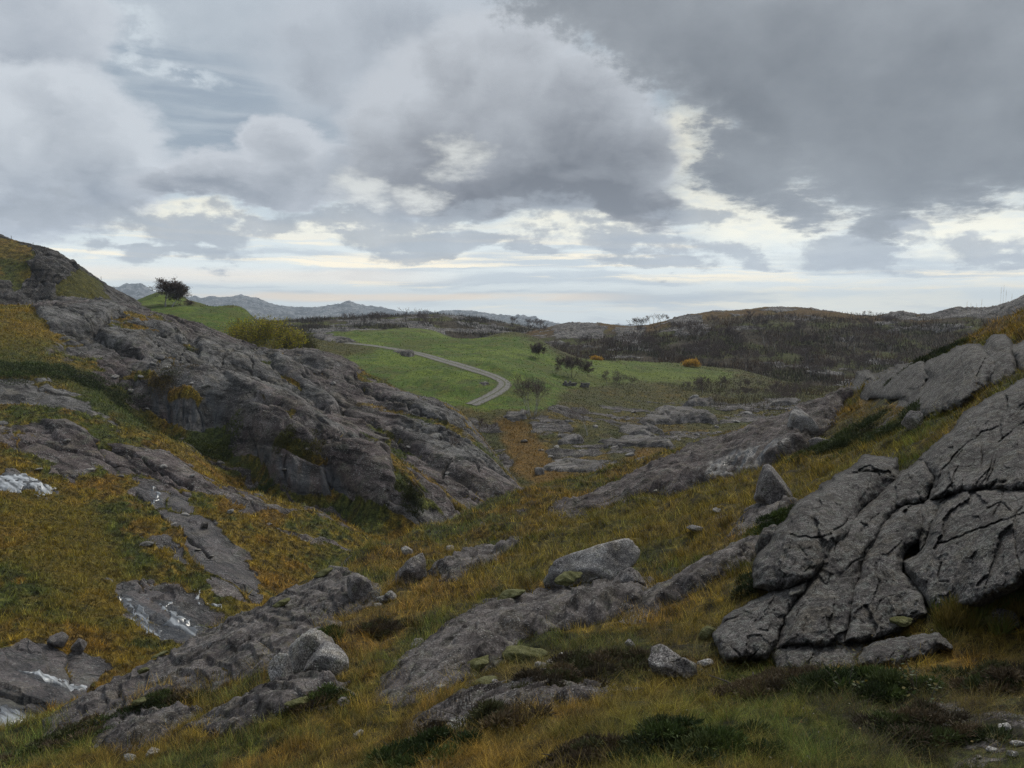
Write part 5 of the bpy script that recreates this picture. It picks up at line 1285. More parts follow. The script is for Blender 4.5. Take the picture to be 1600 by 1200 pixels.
# low bushes -------------------------------------------------------------------------
def bush(name, px, py, wpx, hpx, label, cat, cols, zf=zF, y1=84, n=5000, leaf=0.02, aspect=4.0, seed=0, depth=0.8, mat=None, stems=True, y0=5.5, group=None, clump=9, up=0.5):
    r = np.random.default_rng(seed + 4000)
    p = hit(px, py, zf, y0, y1)[0]; k = p[1] / F_PX; W, H = wpx * k * 1.25, hpx * k * 0.72
    root = empty(name, p, label, cat, group)
    # clumps of sprays
    cc = np.stack([r.normal(0, 0.27, clump * 3), r.normal(0, 0.27, clump * 3), r.uniform(0.05, 0.75, clump * 3) ** 1.4], 1)
    cc[:, 2] *= np.clip(1.15 - 1.2 * np.hypot(cc[:, 0], cc[:, 1]), 0.2, 1)
    i = r.integers(0, len(cc), n); d = r.normal(size=(n, 3)); d /= np.linalg.norm(d, axis=1)[:, None]; d[:, 2] = np.abs(d[:, 2]) * 1.1 - 0.25
    q = cc[i] + d * r.uniform(0.3, 1, n)[:, None] ** 0.6 * np.array([0.17, 0.17, 0.22])
    Q = q * np.array([W, W * depth, H])
    gz = zf(Q[:, 0] + p[0], Q[:, 1] + p[1]); gz = gz[0] if isinstance(gz, tuple) else gz
    Q[:, 2] = np.maximum(Q[:, 2], 0.01) + (gz - p[2])
    ax = d * 0.7 + r.normal(size=(n, 3)) * 0.5; ax[:, 2] += up; ax /= np.linalg.norm(ax, axis=1)[:, None]
    sd_ = np.cross(ax, r.normal(size=(n, 3))); sd_ /= np.linalg.norm(sd_, axis=1)[:, None]
    L_ = leaf * aspect * r.uniform(0.6, 1.4, n)[:, None]; w = leaf * r.uniform(0.6, 1.2, n)[:, None]
    V = np.stack([Q - sd_ * w * .5, Q + sd_ * w * .5, Q + ax * L_ + sd_ * w * .25, Q + ax * L_ - sd_ * w * .25], 1).reshape(-1, 3)
    cc_ = np.array(cols)[r.integers(0, len(cols), len(cc))][i] * (0.6 + 0.8 * r.random(n))[:, None]
    mesh_from('foliage', V, np.arange(4 * n).reshape(-1, 4), mat or M_needle, {'tint': np.repeat(cc_, 4, 0)}, smooth=False, parent=root)
    if stems:
        segs = []
        for c in cc[::2]:
            e = c * np.array([W, W * depth, H * 0.9]); segs.append((np.array([e[0] * .2, e[1] * .2, -0.1]), e * np.array([.6, .6, .5]), 0.018, 0.012)); segs.append((e * np.array([.6, .6, .5]), e, 0.012, 0.005))
        V, Fc = tubes(segs, 4); mesh_from('stem', V, Fc, M_bark, parent=root)
    return root

def tubes(segs, ns=5):
    P0 = np.array([s[0] for s in segs]); P1 = np.array([s[1] for s in segs]); r0 = np.array([s[2] for s in segs]); r1 = np.array([s[3] for s in segs])
    ax = P1 - P0; ax /= np.linalg.norm(ax, axis=1)[:, None] + 1e-9
    h = np.where(np.abs(ax[:, 2:3]) < 0.9, np.array([[0, 0, 1.0]]), np.array([[1.0, 0, 0]]))
    u = np.cross(ax, h); u /= np.linalg.norm(u, axis=1)[:, None]; v = np.cross(ax, u)
    a = np.linspace(0, 2 * pi, ns, endpoint=False)
    ring = np.cos(a)[None, :, None] * u[:, None] + np.sin(a)[None, :, None] * v[:, None]
    V = np.concatenate([P0[:, None] + ring * r0[:, None, None], P1[:, None] + ring * r1[:, None, None]], 1)
    i = np.arange(ns); j = (i + 1) % ns
    f = np.stack([i, j, j + ns, i + ns], 1)
    Fc = (np.arange(len(segs)) * 2 * ns)[:, None, None] + f[None]
    return V.reshape(-1, 3), Fc.reshape(-1, 4)

def bark_mat(name, a, b_):
    m, N, b = new_mat(name); P = obj_coord(N)
    N.link(N.mix(N.ss(0.4, 0.6, N.noise(P, 3.0, 4, 0.6)), (*a, 1), (*b_, 1)), b.inputs['Base Color']); b.inputs['Roughness'].default_value = 0.9
    return m
M_bark = bark_mat('dark_bark', (0.05, 0.042, 0.036), (0.09, 0.078, 0.066))
M_birch = bark_mat('birch_bark', (0.22, 0.21, 0.20), (0.50, 0.49, 0.46))
M_twig = bark_mat('twig_bark', (0.10, 0.075, 0.066), (0.15, 0.115, 0.10))

JUN = [(0.060, 0.088, 0.024), (0.085, 0.118, 0.032), (0.040, 0.060, 0.020)]
DJUN = [(0.052, 0.068, 0.026), (0.075, 0.095, 0.032), (0.038, 0.050, 0.020)]
HEA = [(0.100, 0.076, 0.048), (0.135, 0.100, 0.058), (0.080, 0.082, 0.036), (0.065, 0.052, 0.034)]
bush('juniper_bush', 1212, 828, 70, 52, 'bright green juniper spreading between the slabs and the great outcrop', 'bush', JUN, n=7000, seed=1)
bush('juniper_bush', 1255, 900, 92, 62, 'dark juniper growing out of the hollow under the rounded block', 'bush', DJUN, n=8000, seed=2)
bush('juniper_bush', 1405, 672, 120, 40, 'dark juniper mat in the hollow below the rock crest', 'bush', DJUN, n=8000, seed=3, leaf=0.03)
bush('juniper_bush', 1320, 690, 90, 40, 'dark green juniper mat behind the pale smooth boulder', 'bush', DJUN, n=7000, seed=4, leaf=0.03)
bush('juniper_bush', 1060, 1165, 170, 70, 'wide flat juniper mat spreading over the nearest grass', 'bush', JUN + DJUN, n=11000, seed=5, leaf=0.016)
bush('juniper_bush', 1340, 1080, 140, 62, 'green juniper with dead twigs in front of the great outcrop', 'bush', JUN + DJUN, n=11000, seed=6, leaf=0.016)
bush('juniper_bush', 640, 1190, 120, 60, 'low green bush at the bottom of the slope below the dark ledge', 'bush', JUN, n=8000, seed=7, leaf=0.018)
bush('juniper_bush', 500, 1098, 70, 30, 'small grey green bush on the turf beside the low slab', 'bush', JUN + HEA, n=5000, seed=8)
bush('juniper_bush', 500, 1000, 60, 22, 'low green mat between the long left slab and the pale boulders', 'bush', JUN, n=4000, seed=9)
bush('juniper_bush', 120, 1160, 130, 40, 'grey green bush at the downhill end of the long left slab', 'bush', JUN + HEA, n=7000, seed=10)
bush('juniper_bush', 1560, 1070, 120, 60, 'dusky heather bush at the side under the outcrop', 'bush', HEA + DJUN, n=8000, seed=11, leaf=0.016)
bush('juniper_bush', 260, 1100, 90, 34, 'dark mat of heather between the two left slabs', 'bush', HEA + DJUN, n=6000, seed=12)
bush('heather_bush', 860, 1070, 110, 44, 'brown heather clump in front of the biggest mossy hummock', 'bush', HEA, n=7000, seed=13)
bush('heather_bush', 960, 1040, 120, 44, 'dark heather clump under the angular pinkish block', 'bush', HEA, n=7000, seed=14)
bush('heather_bush', 1180, 1080, 130, 46, 'tangled grey brown heather below the toe of the outcrop', 'bush', HEA, n=8000, seed=15, leaf=0.016)
bush('heather_bush', 600, 985, 70, 26, 'dark heather clump under the square boulder', 'bush', HEA, n=4000, seed=16)
bush('heather_bush', 760, 1130, 120, 40, 'brown heather growing over the dark ledge', 'bush', HEA, n=7000, seed=17)
bush('heather_bush', 1450, 1150, 150, 70, 'bare twiggy heather on the nearest ground at the side', 'bush', HEA + DJUN, n=9000, seed=18, leaf=0.014)
bush('heather_bush', 900, 1185, 120, 44, 'low heather clump among orange grass at the bottom edge', 'bush', HEA, n=7000, seed=19, leaf=0.015)
bush('juniper_bush', 1425, 588, 70, 40, 'dark juniper on the grassy brow above the rock crest', 'bush', DJUN, n=6000, seed=20, leaf=0.035)
bush('juniper_bush', 1470, 560, 60, 26, 'second dark juniper a little higher on the grassy brow', 'bush', DJUN, n=5000, seed=21, leaf=0.035)
TUF = [(0.10, 0.12, 0.025), (0.15, 0.13, 0.03), (0.20, 0.15, 0.04)]
bush('grass_tuft', 1500, 975, 60, 44, 'green grass tuft growing under the overhang of the great outcrop', 'grass tuft', TUF, n=2200, leaf=0.012, aspect=16, seed=61, stems=False, up=1.6)
bush('grass_tuft', 1560, 965, 70, 40, 'dull grass tuft beside the low grey stone at the outcrop foot', 'grass tuft', TUF, n=2200, leaf=0.012, aspect=16, seed=62, stems=False, up=1.6)
bush('grass_tuft', 1170, 1010, 60, 34, 'grass tuft at the toe of the great outcrop beside the round moss', 'grass tuft', TUF, n=1800, leaf=0.012, aspect=16, seed=63, stems=False, up=1.6)
# shrubs on the rocky hillside
hk = dict(zf=zH0, y0=36, y1=200)
bush('shrub', 70, 585, 110, 30, 'dark green shrub in the gully under the smooth rock hump', 'bush', JUN + DJUN, n=6000, seed=31, leaf=0.10, aspect=2, **hk)
bush('shrub', 160, 610, 80, 34, 'tiered dark shrub at the foot of the broken cliff', 'bush', DJUN, n=5000, seed=32, leaf=0.10, aspect=2, **hk)
bush('shrub', 325, 712, 80, 44, 'mound of bright green shrub filling the recess under the cliff', 'bush', [(0.07, 0.085, 0.016), (0.05, 0.065, 0.015)], n=6000, seed=33, leaf=0.10, aspect=2, **hk)
bush('shrub', 445, 700, 40, 36, 'mossy green tuft on the ledge of the big joint block', 'bush', [(0.085, 0.085, 0.018), (0.06, 0.06, 0.016)], n=3000, seed=34, leaf=0.09, aspect=2, **hk)
bush('shrub', 480, 722, 60, 16, 'yellowish green fringe along the edge of the big joint block', 'bush', [(0.10, 0.085, 0.02), (0.06, 0.06, 0.016)], n=3000, seed=35, leaf=0.09, aspect=2, **hk)
bush('shrub', 640, 780, 30, 60, 'strip of green shrub in the cleft on the right flank of the dome', 'bush', [(0.06, 0.065, 0.016), (0.04, 0.05, 0.015)], n=3000, seed=36, leaf=0.09, aspect=2, **hk)
bush('shrub', 420, 755, 50, 14, 'dark green shrub at the foot of the joint block', 'bush', JUN, n=2500, seed=37, leaf=0.09, aspect=2, **hk)
bush('shrub', 250, 600, 60, 12, 'low heath along a ledge halfway up the broken cliff', 'bush', HEA, n=2500, seed=38, leaf=0.09, aspect=2, **hk)

# trees ---------------------------------------------------------------------------------
def grow(r, segs, tips, p, d, L_, rad, lvl, maxl, spread, droop=0.0, wind=(0, 0, 0), nb=(3, 5), upb=0.25):
    n = 3; q = p.copy()
    for k in range(n):
        d = d + r.normal(0, 0.13, 3) + np.array(wind) * 0.10 * (lvl > 0); d[2] += upb * 0.12 - droop * 0.1 * (lvl > 1); d /= np.linalg.norm(d)
        e = q + d * L_ / n; r2 = rad * (1 - 0.22 * (k + 1) / 1.0 * (0.9))
        segs[min(lvl, 2)].append((q.copy(), e.copy(), rad * (1 - .22 * k), rad * (1 - .22 * (k + 1)))); q = e
        if lvl < maxl and (k > 0 or lvl > 0):
            for _ in range(r.integers(*nb) // (2 if k < n - 1 else 1)):
                a = r.normal(size=3); a -= a.dot(d) * d; a /= np.linalg.norm(a) + 1e-9
                sp = spread * r.uniform(0.6, 1.2); nd = d * math.cos(sp) + a * math.sin(sp)
                grow(r, segs, tips, q, nd, L_ * r.uniform(0.5, 0.75), rad * (1 - .22 * (k + 1)) * r.uniform(0.45, 0.65), lvl + 1, maxl, spread, droop, wind, nb, upb)
    if lvl >= maxl - 1: tips.append((q.copy(), d.copy()))

def make_tree(name, h, seed, label, cat='tree', trunks=1, spread=0.65, bark=None, leaves=None, nleaf=0, leaf=0.12, maxl=4, tr=0.02, wind=(0, 0, 0), lean=0.12, group=None, nb=(3, 5), cluster=0.35, twig=0.014, first=0.36, flat=None):
    r = np.random.default_rng(seed); root = empty(name, (0, 0, 0), label, cat, group)
    segs = [[], [], []]; tips = []
    for k in range(trunks):
        a = r.uniform(0, 6.28) if trunks < 3 else 6.28 * k / trunks; off = np.array([math.cos(a), math.sin(a), 0]) * (0.09 * h if trunks > 1 else 0)
        grow(r, segs, tips, off - np.array([0, 0, 0.3]), np.array([math.cos(a) * lean, math.sin(a) * lean, 1.0]) + np.array(wind) * 0.3, h * first, tr * h / math.sqrt(trunks), 0, maxl, spread, 0.3, wind, nb)
    allz = max(s[1][2] for g in segs for s in g); k = h / allz
    segs = [[(a * k, b * k, max(r0, twig), max(r1, twig * 0.6)) for a, b, r0, r1 in g] for g in segs]
    for t in range(trunks):
        V, Fc = tubes(segs[0][3 * t:3 * t + 3], 7); mesh_from('trunk', V, Fc, bark or M_bark, parent=root)
    V, Fc = tubes(segs[1], 4); V2, F2 = tubes(segs[2], 4)
    o = mesh_from('crown', np.vstack([V, V2]), np.vstack([Fc, F2 + len(V)]), M_twig, parent=root)
    me = o.data; me.materials.append(bark or M_bark)
    me.polygons.foreach_set('material_index', np.concatenate([np.ones(len(Fc), np.int32), np.zeros(len(F2), np.int32)]))
    if leaves is not None and nleaf:
        T = np.array([t[0] for t in tips]) * k; i = r.integers(0, len(T), nleaf)
        Q = T[i] + r.normal(0, cluster, (nleaf, 3)) * np.array([1, 1, 0.7])
        ax = r.normal(size=(nleaf, 3)); ax /= np.linalg.norm(ax, axis=1)[:, None]; sd_ = np.cross(ax, r.normal(size=(nleaf, 3))); sd_ /= np.linalg.norm(sd_, axis=1)[:, None]
        l = leaf * r.uniform(0.6, 1.4, nleaf)[:, None]
        V = np.stack([Q - sd_ * l * .4, Q + ax * l * .5 - sd_ * 0, Q + sd_ * l * .4, Q - ax * l * .5], 1).reshape(-1, 3)
        tc_ = np.array(leaves)[r.integers(0, len(leaves), len(T))][i] * (0.65 + 0.7 * r.random(nleaf))[:, None]
        mesh_from('leaves', V, np.arange(4 * nleaf).reshape(-1, 4), M_leaf, {'tint': np.repeat(tc_, 4, 0)}, smooth=False, parent=root)
    return root

def copy_thing(o, label=None, group=None):
    c = o.copy(); COL.objects.link(c)
    for ch in list(o.children):
        d = ch.copy(); COL.objects.link(d); d.parent = c
    if label: c['label'] = label
    if group: c['group'] = group
    return c

def put(o, px, py, zf, y0, y1, rz=None, sc=1.0):
    p = hit(px, py, zf, y0, y1)[0]; o.location = [float(t) for t in p]
    o.rotation_euler = (0, 0, rng.uniform(0, 6.28) if rz is None else rz); o.scale = (sc,) * 3
    return o

YEL = [(0.40, 0.36, 0.03), (0.32, 0.31, 0.03), (0.19, 0.21, 0.03), (0.46, 0.37, 0.035)]
ORG = [(0.60, 0.34, 0.03), (0.50, 0.27, 0.03), (0.62, 0.40, 0.05)]
wst = put(make_tree('windswept_tree', 13.0, 12, 'lone windswept tree with a flattened crown on the green knoll by the skyline', trunks=3, spread=0.8, bark=M_birch, leaves=[(0.11, 0.075, 0.05), (0.08, 0.062, 0.04)], nleaf=1500, leaf=0.30, wind=(0.35, 0, 0), lean=0.35, tr=0.03, cluster=0.45, twig=0.05), 262, 478, zV0, 180, 320, 0.3, 0.82); wst.scale = (0.92, 0.92, 0.66)
put(make_tree('yellow_willow', 9.5, 21, 'rounded willow in bright yellow autumn leaf behind the rocky dome', trunks=6, spread=0.75, leaves=YEL, nleaf=15000, leaf=0.28, lean=0.6, tr=0.03, cluster=0.40, first=0.30), 410, 556, zV0, 180, 260, 0.0)
put(make_tree('yellow_willow', 6.0, 22, 'smaller olive green willow beside the bright yellow one', trunks=5, spread=0.8, leaves=[(0.10, 0.095, 0.02), (0.07, 0.075, 0.02)], nleaf=9000, leaf=0.24, lean=0.6, cluster=0.6), 466, 556, zV0, 180, 260, 0.0)
put(make_tree('orange_tree', 2.9, 23, 'round bush in orange leaf at the far edge of the field, the bigger of two', trunks=5, spread=0.8, leaves=ORG, nleaf=5000, leaf=0.22, lean=0.6, cluster=0.5), 1081, 574, zV0, 220, 300, 0.0)
put(make_tree('orange_tree', 1.8, 24, 'small tree in orange leaf at the far edge of the field, by the wood', trunks=4, spread=0.8, leaves=ORG, nleaf=2500, leaf=0.22, lean=0.5, cluster=0.4), 931, 565, zV0, 220, 300, 0.0)
put(make_tree('birch_tree', 9.0, 31, 'clump of bare birches standing together below the bend of the track', trunks=6, spread=0.45, bark=M_birch, lean=0.25, maxl=4, tr=0.024, twig=0.011, nb=(3, 4), first=0.46), 832, 650, zV0, 120, 240, 0.0)
put(make_tree('birch_tree', 6.2, 32, 'bare spreading tree at the end of the green field before the wood', trunks=4, spread=0.6, lean=0.5, twig=0.022), 893, 588, zV0, 150, 300, 0.0)
put(make_tree('birch_tree', 6.0, 33, 'lone thin birch with a pale stem in the middle of the valley heath', trunks=1, spread=0.5, bark=M_birch, lean=0.05, maxl=3, twig=0.012), 918, 680, zV0, 100, 240, 0.0)
put(make_tree('birch_tree', 3.2, 34, 'small bare sapling on the right flank of the rocky dome', trunks=1, spread=0.5, maxl=3, twig=0.012), 749, 662, zH0, 90, 170, 0.0)
put(make_tree('birch_tree', 3.4, 35, 'thin bare sapling lower on the flank of the dome', trunks=1, spread=0.5, maxl=3, twig=0.012), 757, 690, zH0, 90, 170, 0.0)
put(make_tree('birch_tree', 3.0, 36, 'thin sapling in front of the reddish foot of the dome', trunks=1, spread=0.5, maxl=3, twig=0.012), 704, 712, zH0, 90, 170, 0.0)
put(make_tree('birch_tree', 4.8, 37, 'bare tree at the upper corner of the green field under the grassy knoll', trunks=3, spread=0.6, twig=0.02), 838, 560, zV0, 150, 320, 0.0)

# the wood on the far hill: a few kinds, copied
kinds_ = [make_tree('bare_tree', 7.0, 50 + k, 'x', trunks=1 + k % 3, spread=0.5 + 0.05 * k, bark=(M_birch if k == 0 else M_bark), lean=0.15 + 0.05 * k, tr=0.026, maxl=3 if k % 2 else 4, twig=0.022, nb=(3, 4)) for k in range(6)]
spots = []
def scatter(poly, n, zf, y0, y1, lab, grp, smin, smax):
    a = np.array(poly); c = 0
    while c < n:
        px = rng.uniform(a[:, 0].min(), a[:, 0].max()); py = rng.uniform(a[:, 1].min(), a[:, 1].max())
        if inside(np.array([px]), np.array([py]), poly)[0]:
            spots.append((px, py, zf, y0, y1, lab, grp, rng.uniform(smin, smax))); c += 1
wood_lab = 'bare grey brown tree among many in the wood on the dark far hillside'
scatter([(880, 540), (1000, 530), (1060, 515), (1180, 505), (1330, 505), (1460, 510), (1460, 560), (1400, 585), (1320, 600), (1200, 590), (1080, 570), (940, 562)], 165, zW0, 290, 470, wood_lab, 'bare trees of the wood on the far hill', 0.6, 1.15)
scatter([(850, 545), (905, 552), (905, 570), (860, 560)], 10, zW0, 290, 470, wood_lab, 'bare trees of the wood on the far hill', 0.7, 1.1)
scatter([(985, 508), (1044, 500), (1040, 506), (990, 513)], 11, zW0, 400, 470, 'small bare tree in the row against the sky on the shoulder of the far hill', 'row of bare trees on the skyline', 0.5, 0.8)
scatter([(1060, 608), (1190, 606), (1290, 615), (1230, 634), (1120, 632)], 34, zV0, 150, 260, 'leafless brown thicket tree between the green field and the valley rocks', 'thicket trees below the field', 0.3, 0.62)
scatter([(940, 596), (990, 592), (985, 612), (945, 612)], 5, zV0, 150, 260, 'young bare tree by the wall ruins at the lower edge of the field', 'young trees by the walls', 0.35, 0.6)
scatter([(520, 500), (600, 500), (690, 505), (680, 513), (560, 513)], 16, zB0, 400, 600, 'dark bare tree in the belt beyond the green field', 'tree belt beyond the field', 0.8, 1.25)
scatter([(780, 505), (850, 510), (850, 530), (800, 520)], 10, zB0, 400, 600, 'dark bare tree in the dip beside the grassy knoll', 'trees in the dip behind the field', 0.7, 1.1)
scatter([(1354, 492), (1356, 492), (1356, 493), (1354, 493)], 1, zW0, 400, 470, 'single tiny tree alone on the skyline of the far hill', None, 0.5, 0.5)
used_ = [False] * 6
for grp_z in {id(s[2]): s[2] for s in spots}.values():
    sel = [s for s in spots if s[2] is grp_z]
    for y01 in {(s[3], s[4]) for s in sel}:
        ss_ = [s for s in sel if (s[3], s[4]) == y01]
        Ps = hit([s[0] for s in ss_], [s[1] for s in ss_], grp_z, y01[0], y01[1], 500)
        for s, p in zip(ss_, Ps):
            k = int(rng.integers(0, 6))
            o = kinds_[k] if not used_[k] else copy_thing(kinds_[k]); used_[k] = True
            o['label'] = s[5]
            if s[6]: o['group'] = s[6]
            elif 'group' in o.keys(): del o['group']
            o.location = [float(t) for t in p]; o.rotation_euler = (0, 0, rng.uniform(0, 6.28)); o.scale = (s[7] * rng.uniform(.85, 1.15), s[7] * rng.uniform(.85, 1.15), s[7])

# brushwood between the trees: far, uncountable
N0 = 90000
s_ = rng.uniform(0.02, 0.60, N0); y = rng.uniform(285, 480, N0); x = s_ * y; z, _ = zWf(x, y); px, py = proj(np.stack([x, y, z], 1))
mk = poly_mask(px, py, [[(860, 545), (1000, 520), (1060, 508), (1180, 497), (1330, 497), (1600, 505), (1600, 640), (1320, 620), (1200, 600), (1080, 576), (940, 568)]], 10) * sstep(-0.3, 0.1, fbm(x * .05, y * .05, 4, 9))
ok = rng.random(N0) < mk; x, y, z = x[ok], y[ok], z[ok]; n = len(x)
kk = np.clip((fbm(x * .06, y * .03, 4, 303) * 5 + 2 + rng.normal(0, .6, n)).astype(int), 0, 3); cb = np.array([(0.060, 0.062, 0.024), (0.062, 0.048, 0.036), (0.078, 0.056, 0.042), (0.10, 0.062, 0.034)])[kk] * (0.7 + 0.6 * rng.random(n))[:, None]
V, Fc, T = blades(np.stack([x, y, z - .1], 1), rng.uniform(0.5, 2.2, n), rng.uniform(0.12, 0.40, n), rng.uniform(0, .5, n), rng.uniform(0, 6.28, n), rng.uniform(0, .4, n), cb, 1)
tag(mesh_from('brushwood', V, Fc, M_grass, {'tint': T}), kind='stuff')
N0 = 26000
s_ = rng.uniform(0.15, 0.5, N0); y = rng.uniform(150, 275, N0); x = s_ * y; z, _ = zVf(x, y); px, py = proj(np.stack([x, y, z], 1))
mk = poly_mask(px, py, [[(1040, 600), (1180, 592), (1330, 600), (1330, 640), (1120, 640)]], 12) * sstep(-0.2, 0.2, fbm(x * .08, y * .08, 4, 9))
ok = rng.random(N0) < mk; x, y, z = x[ok], y[ok], z[ok]; n = len(x)
cb = np.array([(0.10, 0.065, 0.038), (0.075, 0.055, 0.032), (0.06, 0.06, 0.026)])[rng.integers(0, 3, n)] * (0.6 + .8 * rng.random(n))[:, None]
V, Fc, T = blades(np.stack([x, y, z - .1], 1), rng.uniform(0.4, 1.8, n), rng.uniform(0.05, 0.14, n), rng.uniform(0, .5, n), rng.uniform(0, 6.28, n), rng.uniform(0, .4, n), cb, 1)
tag(mesh_from('brushwood', V, Fc, M_grass, {'tint': T}), kind='stuff')
N0 = 40000
s_ = rng.uniform(-0.30, 0.05, N0); y = rng.uniform(395, 590, N0); x = s_ * y; z, _ = zBf(x, y)
ok = rng.random(N0) < sstep(0.0, 0.25, fbm(x * .03, y * .03, 4, 77)); x, y, z = x[ok], y[ok], z[ok]; n = len(x)
cb = np.array([(0.065, 0.05, 0.040), (0.055, 0.05, 0.03)])[rng.integers(0, 2, n)] * (0.6 + .8 * rng.random(n))[:, None]
V, Fc, T = blades(np.stack([x, y, z - .1], 1), rng.uniform(0.8, 3.0, n), rng.uniform(0.15, 0.4, n), rng.uniform(0, .5, n), rng.uniform(0, 6.28, n), rng.uniform(0, .4, n), cb, 1)
tag(mesh_from('brushwood', V, Fc, M_grass, {'tint': T}), kind='stuff')

# leafy sprigs among the nearest heather, and dropped leaves
def sprig(px, py, n, label, seed):
    r = np.random.default_rng(seed); p = hit(px, py)[0]
    root = empty('willow_sprig', p, label, 'plant'); segs = []; Q = []
    for k in range(n):
        a = r.uniform(0, 6.28); h = r.uniform(0.25, 0.5); e = np.array([math.cos(a) * h * .8, math.sin(a) * h * .8, h])
        m_ = e * 0.5 + np.array([0, 0, 0.06]); segs += [(np.array([0, 0, -.05]), m_, .006, .004), (m_, e, .004, .002)]
        for t in np.linspace(0.3, 1, 7): Q.append(m_ * t * 1.0 if t < .5 else m_ + (e - m_) * (t - .5) * 2)
    V, Fc = tubes(segs, 4); mesh_from('stem', V, Fc, M_bark, parent=root)
    Q = np.array(Q) + r.normal(0, .015, (len(Q), 3)); m = len(Q); ax = r.normal(size=(m, 3)); ax[:, 2] *= .4; ax /= np.linalg.norm(ax, axis=1)[:, None]; sd_ = np.cross(ax, r.normal(size=(m, 3)) * .4 + np.array([0, 0, 1])); sd_ /= np.linalg.norm(sd_, axis=1)[:, None]
    l = 0.055 * r.uniform(.7, 1.3, m)[:, None]
    V = np.stack([Q, Q + ax * l * .5 + sd_ * l * .33, Q + ax * l, Q + ax * l * .5 - sd_ * l * .33], 1).reshape(-1, 3)
    c = np.array([(0.06, 0.085, 0.03), (0.08, 0.10, 0.045), (0.12, 0.10, 0.02)])[r.integers(0, 3, m)]
    mesh_from('leaves', V, np.arange(4 * m).reshape(-1, 4), M_leaf, {'tint': np.repeat(c, 4, 0)}, smooth=False, parent=root)
sprig(1322, 1092, 6, 'pale green leafy sprig standing in front of the great outcrop', 1)
sprig(1432, 1085, 7, 'leafy willow sprig in the twiggy heather on the nearest ground', 2)
sprig(1446, 1118, 5, 'small yellowing sprig low in the heather on the nearest ground', 3)
n = 420
y = rng.uniform(6.5, 14, n); x = rng.uniform(-0.1, 0.62, n) * y; z = zF(x, y) + rng.uniform(.02, .15, n)
ax = rng.normal(size=(n, 3)); ax[:, 2] *= .5; ax /= np.linalg.norm(ax, axis=1)[:, None]; sd_ = np.cross(ax, rng.normal(size=(n, 3))); sd_ /= np.linalg.norm(sd_, axis=1)[:, None]
Q = np.stack([x, y, z], 1); l = 0.03 * rng.uniform(.6, 1.5, n)[:, None]
V = np.stack([Q, Q + ax * l * .5 + sd_ * l * .35, Q + ax * l, Q + ax * l * .5 - sd_ * l * .35], 1).reshape(-1, 3)
c = np.array([(0.30, 0.28, 0.22), (0.28, 0.20, 0.08), (0.16, 0.10, 0.05)])[rng.integers(0, 3, n)]
tag(mesh_from('fallen_leaves', V, np.arange(4 * n).reshape(-1, 4), M_leaf, {'tint': np.repeat(c, 4, 0)}, smooth=False), kind='stuff')
# ---------------------------------------------------------------- small things
# thin fence posts along the skyline of the upper hill
def zUq(x, y): return zUf(x, y)[0]
posts = [(18, 371, 1.3), (52, 390, 1.5), (77, 403, 1.6), (96, 412, 2.0), (116, 421, 2.1), (158, 444, 1.8)]
proto_post = None
for k, (px, py, h) in enumerate(posts):
    p = at(px, py + 6, 239.0); p = np.array([p[0], p[1], float(zUq(np.array([p[0]]), np.array([p[1]]))[0])])
    if proto_post is None:
        o = empty('fence_post', p, 'thin weathered fence post standing on the rocky skyline of the upper hill', 'fence post', 'fence posts along the upper hill')
        V, Fc = tubes([(np.array([0, 0, -.8]), np.array([0.02, 0, 2.0]), 0.075, 0.06), (np.array([0.02, 0, 2.0]), np.array([0.02, 0, 2.12]), 0.06, 0.012)], 8)
        mesh_from('shaft', V, Fc, M_bark, parent=o)
        V, Fc = tubes([(np.array([0.01, -0.11, 1.75]), np.array([0.01, 0.05, 1.75]), 0.03, 0.03)], 6); mesh_from('insulator', V, Fc, M_twig, parent=o)
        proto_post = o
    else:
        o = copy_thing(proto_post); o.location = [float(t) for t in p]
    o.scale = (1, 1, h / 1.7); o.rotation_euler = (0, rng.normal(0, 0.05), 0)

# tall dead grass stems against the sky at the right
px0 = [1509, 1515, 1524, 1532, 1562, 1566, 1570, 1579]; top = [470, 473, 474, 466, 448, 445, 452, 458]
for k, (px, tp) in enumerate(zip(px0, top)):
    s0 = (px - 800) / F_PX; y = 62.0
    p = at(px, 486 if px < 1550 else 480, 60.0)
    zz = float(zF(np.array([p[0]]), np.array([p[1]]))[0]); H = max(0.5, (at(px, tp, 60.0)[2] - zz))
    V, Fc = tubes([(np.array([0, 0, -.1]), np.array([0.02, 0, H * .5]), 0.006, 0.005), (np.array([0.02, 0, H * .5]), np.array([0.06, 0, H * .9]), 0.005, 0.004), (np.array([0.06, 0, H * .9]), np.array([0.08, 0, H]), 0.010, 0.003)], 4)
    o = mesh_from('tall_grass', V, Fc, M_grass, {'tint': np.tile((0.30, 0.24, 0.14), (len(V), 1))}); o.location = [float(p[0]), float(p[1]), zz]
    tag(o, 'tall dead grass stem standing up against the sky on the brow of the slope', 'tall grass', 'tall grass stems on the brow', 'thing')

